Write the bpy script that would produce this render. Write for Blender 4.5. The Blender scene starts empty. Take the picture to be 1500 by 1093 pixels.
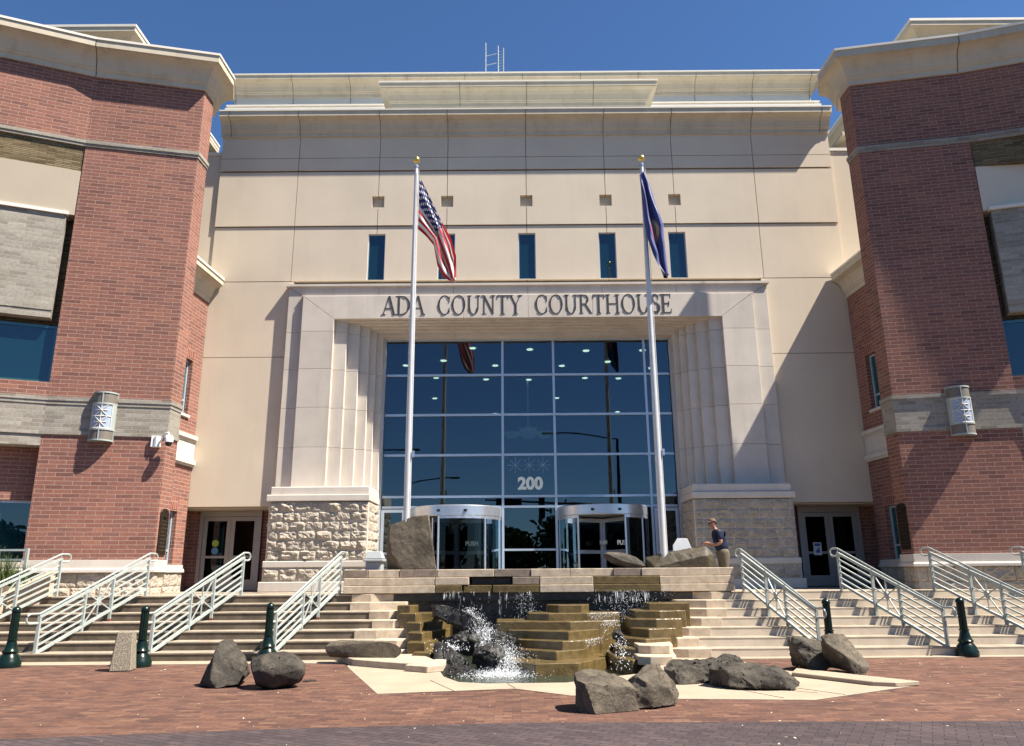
import bpy, bmesh, math, random
from math import sin, cos, pi, radians, sqrt, atan2, tan
from mathutils import Vector, Matrix, noise
from mathutils.geometry import tessellate_polygon
random.seed(7)
C = bpy.context.scene.collection
SC = bpy.context.scene
# ------------------------------------------------------------ camera
cam = bpy.data.cameras.new('camera'); camo = bpy.data.objects.new('camera', cam); C.objects.link(camo)
PT, RL = radians(14.8), radians(.43)
f = Vector((0, cos(PT), sin(PT))); U0 = Vector((0, -sin(PT), cos(PT))); R0 = Vector((1, 0, 0))
r = R0*cos(RL)-U0*sin(RL); u = U0*cos(RL)+R0*sin(RL)
M = Matrix((r, u, -f)).transposed().to_4x4(); M.translation = Vector((-.5, 0, 1.6))
camo.matrix_world = M
cam.sensor_width = 36; cam.lens = 36*1110/1500; cam.clip_end = 3000; cam.clip_start = .1
SC.camera = camo
# ------------------------------------------------------------ sky, sun, exposure
AZ, EL = radians(70.2), radians(56.3)          # azimuth from the facade normal towards +X
w = bpy.data.worlds.new('World'); SC.world = w; w.use_nodes = True
nt = w.node_tree; bg = nt.nodes['Background']
sk = nt.nodes.new('ShaderNodeTexSky'); sk.sky_type = 'NISHITA'; sk.sun_disc = False
sk.sun_elevation = EL; sk.sun_rotation = pi-AZ; sk.altitude = 900; sk.air_density = 1.1; sk.dust_density = .0; sk.ozone_density = 6.0
tn = nt.nodes.new('ShaderNodeMix'); tn.data_type = 'RGBA'; tn.blend_type = 'MULTIPLY'; tn.inputs[0].default_value = 1; tn.inputs[7].default_value = (.78, .95, 1.11, 1)
nt.links.new(sk.outputs[0], tn.inputs[6]); nt.links.new(tn.outputs[2], bg.inputs[0]); bg.inputs[1].default_value = .05
sl = bpy.data.lights.new('sun', 'SUN'); sl.energy = 5.0; sl.angle = radians(.53); sl.color = (1, .93, .82)
so = bpy.data.objects.new('sun', sl); C.objects.link(so)
SD = Vector((sin(AZ)*cos(EL), -cos(AZ)*cos(EL), sin(EL)))
so.rotation_euler = SD.to_track_quat('Z', 'Y').to_euler(); so.location = (30, -30, 40)
SC.view_settings.view_transform = 'Standard'; SC.view_settings.look = 'None'
SC.view_settings.exposure = 1.38; SC.view_settings.gamma = 1
# ------------------------------------------------------------ materials
def new_mat(name):
    m = bpy.data.materials.new(name); m.use_nodes = True
    return m, m.node_tree.nodes, m.node_tree.links, m.node_tree.nodes['Principled BSDF']
def N(ns, t, **k):
    n = ns.new(t)
    for a, b in k.items():
        if a.startswith('i_'): n.inputs[a[2:].replace('_', ' ')].default_value = b
        else: setattr(n, a, b)
    return n
def mixc(ns, ls, fac, a, b, mode='MIX'):
    n = ns.new('ShaderNodeMix'); n.data_type = 'RGBA'; n.blend_type = mode
    for s, v in ((0, fac), (6, a), (7, b)):
        if hasattr(v, 'links'): ls.new(v, n.inputs[s])
        elif s == 0: n.inputs[s].default_value = v
        else: n.inputs[s].default_value = (*v[:3], 1)
    return n.outputs[2]
def mat(name, col, rough=.7, metal=0, var=.12, scale=2.0, bump=.0, bscale=40, spec=.3, stain=0, coords='Object', emis=None, isl=0):
    m, ns, ls, b = new_mat(name)
    tc = N(ns, 'ShaderNodeTexCoord')
    n1 = N(ns, 'ShaderNodeTexNoise', i_Scale=scale, i_Detail=6.0, i_Roughness=.6); ls.new(tc.outputs[coords], n1.inputs['Vector'])
    mr = N(ns, 'ShaderNodeMapRange'); mr.inputs[1].default_value = .3; mr.inputs[2].default_value = .7
    ls.new(n1.outputs[0], mr.inputs[0])
    c = mixc(ns, ls, mr.outputs[0], [x*(1-var) for x in col], [min(1, x*(1+var)) for x in col])
    if isl:
        ge = N(ns, 'ShaderNodeNewGeometry'); ri = N(ns, 'ShaderNodeMapRange'); ri.inputs[3].default_value = 1-isl; ri.inputs[4].default_value = 1+isl; ls.new(ge.outputs['Random Per Island'], ri.inputs[0]); c = mixc(ns, ls, 1.0, c, ri.outputs[0], 'MULTIPLY')
    if stain:
        mp = N(ns, 'ShaderNodeMapping'); mp.inputs['Scale'].default_value = (1.2, 1.2, .12); ls.new(tc.outputs[coords], mp.inputs[0])
        n2 = N(ns, 'ShaderNodeTexNoise', i_Scale=2.2, i_Detail=8.0, i_Roughness=.65); ls.new(mp.outputs[0], n2.inputs['Vector'])
        r2 = N(ns, 'ShaderNodeMapRange'); r2.inputs[1].default_value = .5; r2.inputs[2].default_value = .75; r2.inputs[4].default_value = stain
        ls.new(n2.outputs[0], r2.inputs[0])
        c = mixc(ns, ls, r2.outputs[0], c, (.62, .56, .48), 'MULTIPLY')
    ls.new(c, b.inputs['Base Color']); b.inputs['Roughness'].default_value = rough; b.inputs['Metallic'].default_value = metal
    b.inputs['Specular IOR Level'].default_value = spec
    if bump:
        n3 = N(ns, 'ShaderNodeTexNoise', i_Scale=bscale, i_Detail=5.0); ls.new(tc.outputs[coords], n3.inputs['Vector'])
        bp = N(ns, 'ShaderNodeBump', i_Strength=bump, i_Distance=.02); ls.new(n3.outputs[0], bp.inputs['Height']); ls.new(bp.outputs[0], b.inputs['Normal'])
    if emis:
        b.inputs['Emission Color'].default_value = (*emis[0], 1); b.inputs['Emission Strength'].default_value = emis[1]
    return m
def brick_mat(name, cols, mortar, bw, rh, ms=.008, bump=.5, wob=0.0, rough=.85, rot=0, jitter=.012, mix3=.5):
    m, ns, ls, b = new_mat(name)
    tc = N(ns, 'ShaderNodeTexCoord'); src = tc.outputs['UV']
    if rot:
        mp = N(ns, 'ShaderNodeMapping'); mp.inputs['Rotation'].default_value = (0, 0, rot); ls.new(src, mp.inputs[0]); src = mp.outputs[0]
    if wob:
        nz = N(ns, 'ShaderNodeTexNoise', i_Scale=9.0, i_Detail=2.0); ls.new(src, nz.inputs['Vector'])
        vs = N(ns, 'ShaderNodeVectorMath', operation='MULTIPLY_ADD'); ls.new(nz.outputs[1], vs.inputs[0]); vs.inputs[1].default_value = (wob, wob, 0)
        ls.new(src, vs.inputs[2]); src = vs.outputs[0]
    def brick(c1, c2, mc):
        t = N(ns, 'ShaderNodeTexBrick', offset=.5, squash=1); ls.new(src, t.inputs['Vector'])
        for k, v in (('Color1', c1), ('Color2', c2), ('Mortar', mc)): t.inputs[k].default_value = (*v, 1)
        t.inputs['Scale'].default_value = 1; t.inputs['Mortar Size'].default_value = ms; t.inputs['Mortar Smooth'].default_value = .12
        t.inputs['Brick Width'].default_value = bw; t.inputs['Row Height'].default_value = rh; t.inputs['Bias'].default_value = 0
        return t
    t0 = brick((0, 0, 0), (1, 1, 1), (0, 0, 0))
    cr = N(ns, 'ShaderNodeValToRGB'); ls.new(t0.outputs[0], cr.inputs[0])
    e = cr.color_ramp.elements; e[0].position = 0; e[0].color = (*cols[0], 1); e[1].position = 1; e[1].color = (*cols[-1], 1)
    for i, c in enumerate(cols[1:-1]):
        q = e.new((i+1)/(len(cols)-1)); q.color = (*c, 1)
    nz = N(ns, 'ShaderNodeTexNoise', i_Scale=14.0, i_Detail=6.0, i_Roughness=.7); ls.new(src, nz.inputs['Vector'])
    c = mixc(ns, ls, .55, cr.outputs[0], nz.outputs[0], 'OVERLAY')
    nb = N(ns, 'ShaderNodeTexNoise', i_Scale=.5, i_Detail=4.0); ls.new(src, nb.inputs['Vector'])
    c = mixc(ns, ls, .35, c, nb.outputs[0], 'OVERLAY')
    mcn = mixc(ns, ls, nz.outputs[0], [x*.8 for x in mortar], mortar)
    c = mixc(ns, ls, t0.outputs['Fac'], c, mcn)
    ls.new(c, b.inputs['Base Color']); b.inputs['Roughness'].default_value = rough; b.inputs['Specular IOR Level'].default_value = .2
    # height: bricks stand proud by slightly different amounts, mortar is recessed
    inv = N(ns, 'ShaderNodeMath', operation='MULTIPLY_ADD'); ls.new(t0.outputs['Fac'], inv.inputs[0]); inv.inputs[1].default_value = -1.0; inv.inputs[2].default_value = 1.0
    h1 = N(ns, 'ShaderNodeMath', operation='MULTIPLY_ADD'); ls.new(t0.outputs[0], h1.inputs[0]); h1.inputs[1].default_value = jitter*30; ls.new(inv.outputs[0], h1.inputs[2])
    h2 = N(ns, 'ShaderNodeMath', operation='MULTIPLY_ADD'); ls.new(nz.outputs[0], h2.inputs[0]); h2.inputs[1].default_value = .45; ls.new(h1.outputs[0], h2.inputs[2])
    bp = N(ns, 'ShaderNodeBump', i_Strength=bump, i_Distance=.006); ls.new(h2.outputs[0], bp.inputs['Height']); ls.new(bp.outputs[0], b.inputs['Normal'])
    return m
M_BRICK = brick_mat('red_brick', [(.155, .072, .06), (.215, .094, .072), (.24, .106, .08), (.19, .09, .074), (.265, .118, .082)], (.42, .31, .235), .40, .1016, .006, .5)
M_GBRICK = brick_mat('grey_brick', [(.21, .185, .15), (.27, .245, .205), (.31, .285, .24)], (.33, .30, .26), .40, .1016, .007, .5)
M_SOLDIER = brick_mat('soldier_brick', [(.17, .055, .042), (.25, .085, .06)], (.45, .34, .27), .1016, .4, .008, .4)
M_BRBRICK = brick_mat('brown_rough_brick', [(.085, .062, .032), (.16, .12, .065), (.2, .155, .09)], (.07, .055, .03), .4, .05, .006, 1.0, wob=.02)
M_PAVER = brick_mat('red_pavers', [(.075, .040, .033), (.115, .058, .042), (.145, .073, .05), (.098, .051, .04), (.175, .095, .063)], (.06, .042, .033), .21, .105, .0035, .35, wob=.004, rough=.8)
M_PAVERG = brick_mat('plum_pavers', [(.05, .037, .04), (.062, .046, .048), (.075, .055, .056)], (.028, .022, .022), .21, .105, .005, .5, rot=radians(28), rough=.85)
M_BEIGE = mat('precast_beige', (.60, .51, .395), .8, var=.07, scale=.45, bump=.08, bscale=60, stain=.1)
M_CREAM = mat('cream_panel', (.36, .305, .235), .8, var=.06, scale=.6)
M_CORN = mat('precast_cornice', (.50, .44, .34), .8, var=.06, scale=1.4, bump=.06, stain=.45)
M_WHITE = mat('white_metal_coping', (.66, .62, .54), .5, var=.04)
M_PALE = mat('pale_upper_panels', (.47, .49, .47), .6, var=.04, scale=.8)
M_LIME = mat('limestone', (.54, .485, .42), .8, isl=.05, var=.07, scale=1.6, bump=.1, bscale=70, stain=.3)
M_ROUGH = mat('rock_faced_limestone', (.37, .32, .255), .9, var=.2, scale=5, bump=.5, bscale=28)
M_JOINT = mat('dark_joint', (.09, .08, .065), .9)
M_STEP = mat('step_concrete', (.31, .26, .20), .85, var=.2, scale=2.6, bump=.15, bscale=50, stain=.6)
M_RISER = mat('dark_mottled_riser', (.12, .095, .068), .85, var=.35, scale=3.2, bump=.15, bscale=50, stain=.5)  # left flight: darker and blotchier than the tread concrete
M_RISERR = mat('sunlit_tone_riser', (.52, .44, .34), .85, var=.12, scale=3, bump=.1, bscale=50, stain=.25)  # right flight: paler than the tread, standing in for stronger sunlight
M_PAD = mat('cream_concrete', (.33, .265, .195), .85, var=.1, scale=1.5, bump=.1, bscale=80, stain=.0)
M_TRAV = mat('travertine', (.40, .325, .24), .85, isl=.1, var=.22, scale=6, bump=.2, bscale=30, stain=.35)
M_TRAVD = mat('dark_travertine', (.20, .155, .12), .75, var=.3, scale=7, bump=.2, bscale=30)
M_WET = mat('wet_algae_stone', (.118, .082, .032), .24, var=.35, scale=6, bump=.35, bscale=22, spec=.6, stain=.5)
M_WETD = mat('dark_wet_stone', (.045, .034, .024), .25, var=.4, scale=5, bump=.4, bscale=18, spec=.6)
def rock_mat(name, dark, light, rough=.8, sc=2.2, bd=.05):
    m, ns, ls, b = new_mat(name); tc = N(ns, 'ShaderNodeTexCoord'); P_ = tc.outputs['Object']
    n1 = N(ns, 'ShaderNodeTexNoise', i_Scale=sc, i_Detail=10.0, i_Roughness=.68); ls.new(P_, n1.inputs['Vector'])
    r1 = N(ns, 'ShaderNodeMapRange'); r1.inputs[1].default_value = .38; r1.inputs[2].default_value = .64; ls.new(n1.outputs[0], r1.inputs[0])
    n2 = N(ns, 'ShaderNodeTexNoise', i_Scale=38.0, i_Detail=6.0, i_Roughness=.75); ls.new(P_, n2.inputs['Vector'])
    v = N(ns, 'ShaderNodeTexVoronoi', feature='DISTANCE_TO_EDGE', i_Scale=2.6); 
    ds = N(ns, 'ShaderNodeVectorMath', operation='MULTIPLY_ADD'); ls.new(n1.outputs[1], ds.inputs[0]); ds.inputs[1].default_value = (.9, .9, .9); ls.new(P_, ds.inputs[2]); ls.new(ds.outputs[0], v.inputs['Vector'])
    cr = N(ns, 'ShaderNodeMapRange'); cr.inputs[1].default_value = .0; cr.inputs[2].default_value = .035; ls.new(v.outputs[0], cr.inputs[0])
    c = mixc(ns, ls, r1.outputs[0], dark, light); c = mixc(ns, ls, .7, c, n2.outputs[0], 'OVERLAY')
    ls.new(c, b.inputs['Base Color']); b.inputs['Roughness'].default_value = rough; b.inputs['Specular IOR Level'].default_value = .35
    h = N(ns, 'ShaderNodeMath', operation='MULTIPLY_ADD'); ls.new(n2.outputs[0], h.inputs[0]); h.inputs[1].default_value = .25; ls.new(n1.outputs[0], h.inputs[2])
    h2 = N(ns, 'ShaderNodeMath', operation='MULTIPLY_ADD'); ls.new(cr.outputs[0], h2.inputs[0]); h2.inputs[1].default_value = .12; ls.new(h.outputs[0], h2.inputs[2])
    bp = N(ns, 'ShaderNodeBump', i_Strength=.9, i_Distance=bd); ls.new(h2.outputs[0], bp.inputs['Height']); ls.new(bp.outputs[0], b.inputs['Normal'])
    return m
M_ROCK = rock_mat('basalt', (.026, .022, .018), (.085, .072, .054))
M_ROCKT = rock_mat('tan_basalt_slab', (.06, .048, .034), (.135, .11, .078))
M_ROCKD = rock_mat('wet_dark_basalt', (.014, .013, .012), (.045, .042, .038), .3)
M_STEEL = mat('galvanised_steel', (.35, .385, .365), .55, .15, var=.08, scale=6, spec=.2)
M_ALU = mat('brushed_aluminium', (.58, .60, .64), .32, .8, var=.05, scale=9)
M_FRAME = mat('pale_window_frame', (.45, .52, .60), .35, .35, var=.04)
M_DFRAME = mat('taupe_door_frame', (.37, .35, .33), .45, .3, var=.04)
M_POLE = mat('satin_flagpole', (.62, .61, .59), .4, .3, var=.05, scale=5)
M_GOLD = mat('gold_ball', (.75, .55, .16), .25, .9, var=.05)
M_GREEN = mat('dark_green_enamel', (.004, .013, .010), .25, 0, var=.2, scale=10, spec=.3)
M_BRONZE = mat('dark_bronze', (.035, .026, .02), .45, .5, var=.3, scale=12)
M_LETTER = mat('letter_bronze', (.055, .052, .05), .5, .2)
M_AGG = mat('exposed_aggregate', (.24, .205, .155), .9, var=.75, scale=60, bump=.8, bscale=70)
M_WPAINT = mat('white_plastic', (.75, .75, .74), .4, var=.03)
M_PLASTG = mat('grey_bin_plastic', (.33, .35, .36), .5, var=.06)
M_FOAM = mat('white_water_foam', (.86, .88, .9), .4, var=.05)
M_DARK = mat('dark_interior', (.035, .04, .045), .8)
M_CEIL = mat('lobby_ceiling', (.30, .30, .28), .8, var=.04)
M_DOWN = mat('downlight_glow', (1, .95, .8), emis=((1, .72, .45), 9))
M_BOWL = mat('chandelier_bowl', (.6, .6, .55), .4, emis=((1, .95, .85), .12))
M_ASPH = mat('asphalt', (.055, .055, .055), .9, var=.2, scale=3, bump=.3)
M_GRASSG = mat('ornamental_grass', (.09, .13, .035), .6, var=.45, scale=9)
M_LEAF = mat('tree_foliage', (.045, .075, .022), .7, var=.5, scale=3)
M_BARK = mat('bark', (.10, .075, .05), .9, var=.3, scale=8)
M_BLACK = mat('black_paint', (.02, .02, .02), .5)
M_SIGN2 = mat('pale_numerals', (.72, .76, .66), .5, var=.03)
M_RUST = mat('rust', (.16, .05, .03), .8, var=.4, scale=20)
def glass_mat(name, tint, refl, see=True, wav=.0):
    m, ns, ls, b = new_mat(name); ns.remove(b); out = ns['Material Output']
    g = N(ns, 'ShaderNodeBsdfGlossy'); g.inputs['Roughness'].default_value = .0; g.inputs['Color'].default_value = (.75, .9, 1, 1)
    t = N(ns, 'ShaderNodeBsdfTransparent' if see else 'ShaderNodeBsdfDiffuse'); t.inputs[0].default_value = (*tint, 1)
    fr = N(ns, 'ShaderNodeFresnel', i_IOR=1.5)
    ad = N(ns, 'ShaderNodeMath', operation='ADD', use_clamp=True); ad.inputs[1].default_value = refl; ls.new(fr.outputs[0], ad.inputs[0])
    mx = N(ns, 'ShaderNodeMixShader'); ls.new(ad.outputs[0], mx.inputs[0]); ls.new(t.outputs[0], mx.inputs[1]); ls.new(g.outputs[0], mx.inputs[2])
    ls.new(mx.outputs[0], out.inputs[0])
    if wav:
        tc = N(ns, 'ShaderNodeTexCoord'); n3 = N(ns, 'ShaderNodeTexNoise', i_Scale=1.3, i_Detail=1.0); ls.new(tc.outputs['Object'], n3.inputs['Vector'])
        bp = N(ns, 'ShaderNodeBump', i_Strength=wav, i_Distance=.02); ls.new(n3.outputs[0], bp.inputs['Height']); ls.new(bp.outputs[0], g.inputs['Normal'])
    return m
M_GLASS = glass_mat('lobby_glass', (.17, .25, .28), .07, True, .035)
M_DGLASS = glass_mat('door_glass', (.10, .12, .13), .0, True)
M_CGLASS = glass_mat('curved_door_glass', (.22, .26, .28), -.02, True)
M_WGLASS = glass_mat('window_glass', (.004, .022, .032), .05, False, .05)
M_TGLASS = glass_mat('teal_window_glass', (.012, .07, .07), .06, False, .05)
m, ns, ls, b = new_mat('pool_water'); M_WATER = m
b.inputs['Base Color'].default_value = (.03, .04, .025, 1); b.inputs['Roughness'].default_value = .06; b.inputs['Specular IOR Level'].default_value = .7
tc = N(ns, 'ShaderNodeTexCoord'); n3 = N(ns, 'ShaderNodeTexNoise', i_Scale=7.0, i_Detail=4.0); ls.new(tc.outputs['Object'], n3.inputs['Vector'])
bp = N(ns, 'ShaderNodeBump', i_Strength=.8, i_Distance=.06); ls.new(n3.outputs[0], bp.inputs['Height']); ls.new(bp.outputs[0], b.inputs['Normal'])
m, ns, ls, b = new_mat('falling_water'); M_FALL = m; ns.remove(b)
t = N(ns, 'ShaderNodeBsdfTransparent'); g = N(ns, 'ShaderNodeBsdfPrincipled'); g.inputs['Base Color'].default_value = (.8, .82, .84, 1); g.inputs['Roughness'].default_value = .15
tc = N(ns, 'ShaderNodeTexCoord'); mp = N(ns, 'ShaderNodeMapping'); mp.inputs['Scale'].default_value = (26, 26, 5); ls.new(tc.outputs['Object'], mp.inputs[0])
n3 = N(ns, 'ShaderNodeTexNoise', i_Scale=1.0, i_Detail=3.0); ls.new(mp.outputs[0], n3.inputs['Vector'])
mr = N(ns, 'ShaderNodeMapRange'); mr.inputs[1].default_value = .52; mr.inputs[2].default_value = .75; mr.inputs[4].default_value = .75; ls.new(n3.outputs[0], mr.inputs[0])
mx = N(ns, 'ShaderNodeMixShader'); ls.new(mr.outputs[0], mx.inputs[0]); ls.new(t.outputs[0], mx.inputs[1]); ls.new(g.outputs[0], mx.inputs[2]); ls.new(mx.outputs[0], ns['Material Output'].inputs[0])
# ------------------------------------------------------------ mesh helpers
class MB:
    def __init__(s): s.v = []; s.f = []; s.T = None
    def _p(s, p):
        p = s.T(*p) if s.T else p
        s.v.append(Vector(p)); return len(s.v)-1
    def face(s, pts): s.f.append([s._p(p) for p in pts]); return s
    def box(s, x0, x1, y0, y1, z0, z1):
        i = [s._p(p) for p in ((x0,y0,z0),(x1,y0,z0),(x1,y1,z0),(x0,y1,z0),(x0,y0,z1),(x1,y0,z1),(x1,y1,z1),(x0,y1,z1))]
        for q in ((0,3,2,1),(4,5,6,7),(0,1,5,4),(1,2,6,5),(2,3,7,6),(3,0,4,7)): s.f.append([i[k] for k in q])
        return s
    def prism(s, poly, z0, z1):
        n = len(poly); a = [s._p((x, y, z0)) for x, y in poly]; b = [s._p((x, y, z1)) for x, y in poly]
        for k in range(n): s.f.append([a[k], a[(k+1) % n], b[(k+1) % n], b[k]])
        for t in tessellate_polygon([[Vector((x, y, 0)) for x, y in poly]]):
            s.f.append([b[k] for k in t]); s.f.append([a[k] for k in reversed(t)])
        return s
    def prismy(s, poly, y0, y1):      # poly in (x, z), extruded along y
        n = len(poly); a = [s._p((x, y0, z)) for x, z in poly]; b = [s._p((x, y1, z)) for x, z in poly]
        for k in range(n): s.f.append([a[k], a[(k+1) % n], b[(k+1) % n], b[k]])
        for t in tessellate_polygon([[Vector((x, z, 0)) for x, z in poly]]):
            s.f.append([b[k] for k in t]); s.f.append([a[k] for k in reversed(t)])
        return s
    def sheet(s, outer, holes, z):
        loops = [[Vector((x, y, z)) for x, y in l] for l in [outer]+holes]
        allp = [p for l in loops for p in l]; idx = [s._p(p) for p in allp]
        for t in tessellate_polygon(loops): s.f.append([idx[k] for k in t])
        return s
    def tube(s, pts, rad, n=8, closed=False):
        pts = [Vector(p) for p in pts]; rings = []; m = len(pts)
        rad = rad if isinstance(rad, (list, tuple)) else [rad]*m
        for i, p in enumerate(pts):
            a = pts[max(i-1, 0)] if not closed else pts[i-1]; b = pts[min(i+1, m-1)] if not closed else pts[(i+1) % m]
            d = (b-a).normalized(); up = Vector((0, 0, 1)) if abs(d.z) < .95 else Vector((0, 1, 0))
            x = d.cross(up).normalized(); y = x.cross(d)
            rings.append([s._p(p+(x*cos(2*pi*k/n)+y*sin(2*pi*k/n))*rad[i]) for k in range(n)])
        for i in range(m if closed else m-1):
            A, B = rings[i], rings[(i+1) % m]
            for k in range(n): s.f.append([A[k], A[(k+1) % n], B[(k+1) % n], B[k]])
        if not closed: s.f.append(rings[0][::-1]); s.f.append(rings[-1])
        return s
    def bar(s, a, b, w, h=None):      # rectangular bar from a to b
        h = h or w; a, b = Vector(a), Vector(b); d = (b-a).normalized()
        up = Vector((0, 0, 1)) if abs(d.z) < .95 else Vector((0, 1, 0))
        x = d.cross(up).normalized()*w/2; y = x.cross(d).normalized()*h/2
        i = [s._p(p+q) for p in (a, b) for q in (-x-y, x-y, x+y, -x+y)]
        for q in ((0,3,2,1),(4,5,6,7),(0,1,5,4),(1,2,6,5),(2,3,7,6),(3,0,4,7)): s.f.append([i[k] for k in q])
        return s
    def lathe(s, prof, n=24, c=(0, 0, 0), a0=0, a1=2*pi):
        full = abs(a1-a0-2*pi) < 1e-6; m = n if full else n+1
        rings = [[s._p((c[0]+rr*cos(a0+(a1-a0)*k/n), c[1]+rr*sin(a0+(a1-a0)*k/n), c[2]+z)) for k in range(m)] for rr, z in prof]
        for A, B in zip(rings, rings[1:]):
            for k in range(m if full else m-1): s.f.append([A[k], A[(k+1) % m], B[(k+1) % m], B[k]])
        return s
    def sweep(s, plan, prof, side=1, closed_prof=True):   # cornice: plan polyline (x, y), profile (out, z); mitred corners
        P = [Vector((x, y)) for x, y in plan]; nn = []
        for a, b in zip(P, P[1:]):
            d = (b-a).normalized(); nn.append(Vector((d.y, -d.x))*side)
        mit = []
        for i in range(len(P)):
            if i == 0: mit.append(nn[0])
            elif i == len(P)-1: mit.append(nn[-1])
            else:
                m_ = (nn[i-1]+nn[i]).normalized(); mit.append(m_/max(.2, m_.dot(nn[i])))
        rings = [[s._p((p.x+q.x*o, p.y+q.y*o, z)) for o, z in prof] for p, q in zip(P, mit)]
        n = len(prof)
        for A, B in zip(rings, rings[1:]):
            for k in range(n if closed_prof else n-1): s.f.append([A[k], A[(k+1) % n], B[(k+1) % n], B[k]])
        s.f.append(rings[0][::-1]); s.f.append(rings[-1])
        return s
    def build(s, name, m, parent=None, bevel=0, smooth=False, tag=None, recalc=True, merge=False):
        me = bpy.data.meshes.new(name); me.from_pydata(s.v, [], s.f)
        if recalc or merge:
            bm = bmesh.new(); bm.from_mesh(me)
            if merge: bmesh.ops.remove_doubles(bm, verts=bm.verts, dist=1e-4)
            if bevel:
                ed = [e for e in bm.edges if len(e.link_faces) == 2 and e.calc_face_angle(0) > .5]
                bmesh.ops.bevel(bm, geom=ed, offset=bevel, segments=1, affect='EDGES', clamp_overlap=True)
            bmesh.ops.recalc_face_normals(bm, faces=bm.faces); bm.to_mesh(me); bm.free()
        uv = me.uv_layers.new(name='UVMap')
        for p in me.polygons:
            n = p.normal
            if abs(n.z) > .8:
                for li in p.loop_indices: c = me.vertices[me.loops[li].vertex_index].co; uv.data[li].uv = (c.x, c.y)
            else:
                t_ = Vector((-n.y, n.x, 0)).normalized()
                for li in p.loop_indices: c = me.vertices[me.loops[li].vertex_index].co; uv.data[li].uv = (c.dot(t_), c.z)
            if smooth: p.use_smooth = True
        for mm in (m if isinstance(m, list) else [m]): me.materials.append(mm)
        o = bpy.data.objects.new(name, me); C.objects.link(o)
        if parent:
            o.parent = parent
            if parent.name in WORLD: o.matrix_parent_inverse = parent.matrix_basis.inverted()
        if smooth and hasattr(me, 'set_sharp_from_angle'): me.set_sharp_from_angle(angle=radians(40))
        return o
def thing(name, label, cat, loc=(0, 0, 0), rz=0, group=None):
    o = bpy.data.objects.new(name, None); C.objects.link(o); o.location = loc; o.rotation_euler = (0, 0, rz)
    o['label'] = label; o['category'] = cat
    if group: o['group'] = group
    return o
WORLD = set()          # things whose parts are written in world coordinates
def wthing(*a, **k):
    o = thing(*a, **k); WORLD.add(o.name); return o
def tag(o, label, cat, group=None):
    o['label'] = label; o['category'] = cat
    if group: o['group'] = group
    return o
def struct(o): o['kind'] = 'structure'; return o
def stuff(o): o['kind'] = 'stuff'; return o
def copy_tree(o, parent=None):
    c = o.copy(); C.objects.link(c); c.parent = parent
    if parent: c.matrix_parent_inverse = o.matrix_parent_inverse.copy()
    for ch in [k for k in bpy.data.objects if k.parent == o]: copy_tree(ch, c)
    return c
def text_mesh(body, size, off, depth, m, parent, name, loc, rot):
    cu = bpy.data.curves.new('t', 'FONT'); cu.body = body; cu.size = size; cu.offset = off; cu.extrude = depth; cu.align_x = 'CENTER'
    to = bpy.data.objects.new('t', cu); C.objects.link(to); bpy.context.view_layer.update()
    me = bpy.data.meshes.new_from_object(to.evaluated_get(bpy.context.evaluated_depsgraph_get()))
    bpy.data.objects.remove(to); o = bpy.data.objects.new(name, me); C.objects.link(o); me.materials.clear(); me.materials.append(m)
    o.parent = parent; o.location = loc; o.rotation_euler = rot
    return o
def rough_blocks(mb, P, u0, u1, z0, z1, rows, bl, amp, seed, off=0.0, n0=0.0):
    """rock-faced ashlar: every block its own displaced face; P(u, n, z) places it"""
    rh = (z1-z0)/rows; rnd = random.Random(seed)
    for rI in range(rows):
        u_ = u0 - (bl*.5 if rI % 2 else 0)
        while u_ < u1-.02:
            a = max(u_, u0)+.004; b_ = min(u_+bl*rnd.uniform(.85, 1.15), u1); nxt = b_; b_ -= .004
            if b_-a < .05: u_ = nxt; continue
            c0, c1 = z0+rI*rh+.004, z0+(rI+1)*rh-.004
            nx = max(3, int((b_-a)/.035)); nz = max(3, int((c1-c0)/.035)); g = []
            sd = rnd.uniform(0, 99); k_ = rnd.uniform(.45, 1.2)
            for j in range(nz+1):
                row = []
                for i in range(nx+1):
                    U = a+(b_-a)*i/nx; Z = c0+(c1-c0)*j/nz
                    e = min(i/nx, 1-i/nx)*(b_-a); g_ = min(j/nz, 1-j/nz)*(c1-c0); ed = min(1, e/.05)*min(1, g_/.045)
                    q = Vector((U*4.2, Z*7, sd)); t_ = noise.noise(q)*.6+noise.noise(q*2.3)*.35+noise.noise(q*5.1)*.2
                    nn = amp*k_*ed*(.55+t_*1.1)+.008*noise.noise(q*9)
                    row.append(mb._p(P(U, n0+max(nn, -.004), Z)))
                g.append(row)
            for j in range(nz):
                for i in range(nx): mb.f.append([g[j][i], g[j][i+1], g[j+1][i+1], g[j+1][i]])
            u_ = nxt
    return mb
ID = lambda x, y, z: (x, y, z)
PZ = 1.155                                  # plaza level
# ============================================================ COURTHOUSE
bld = wthing('courthouse', 'beige and red brick courthouse with tall glass entrance and carved stone portal', 'building', (0, 22, PZ))
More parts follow.
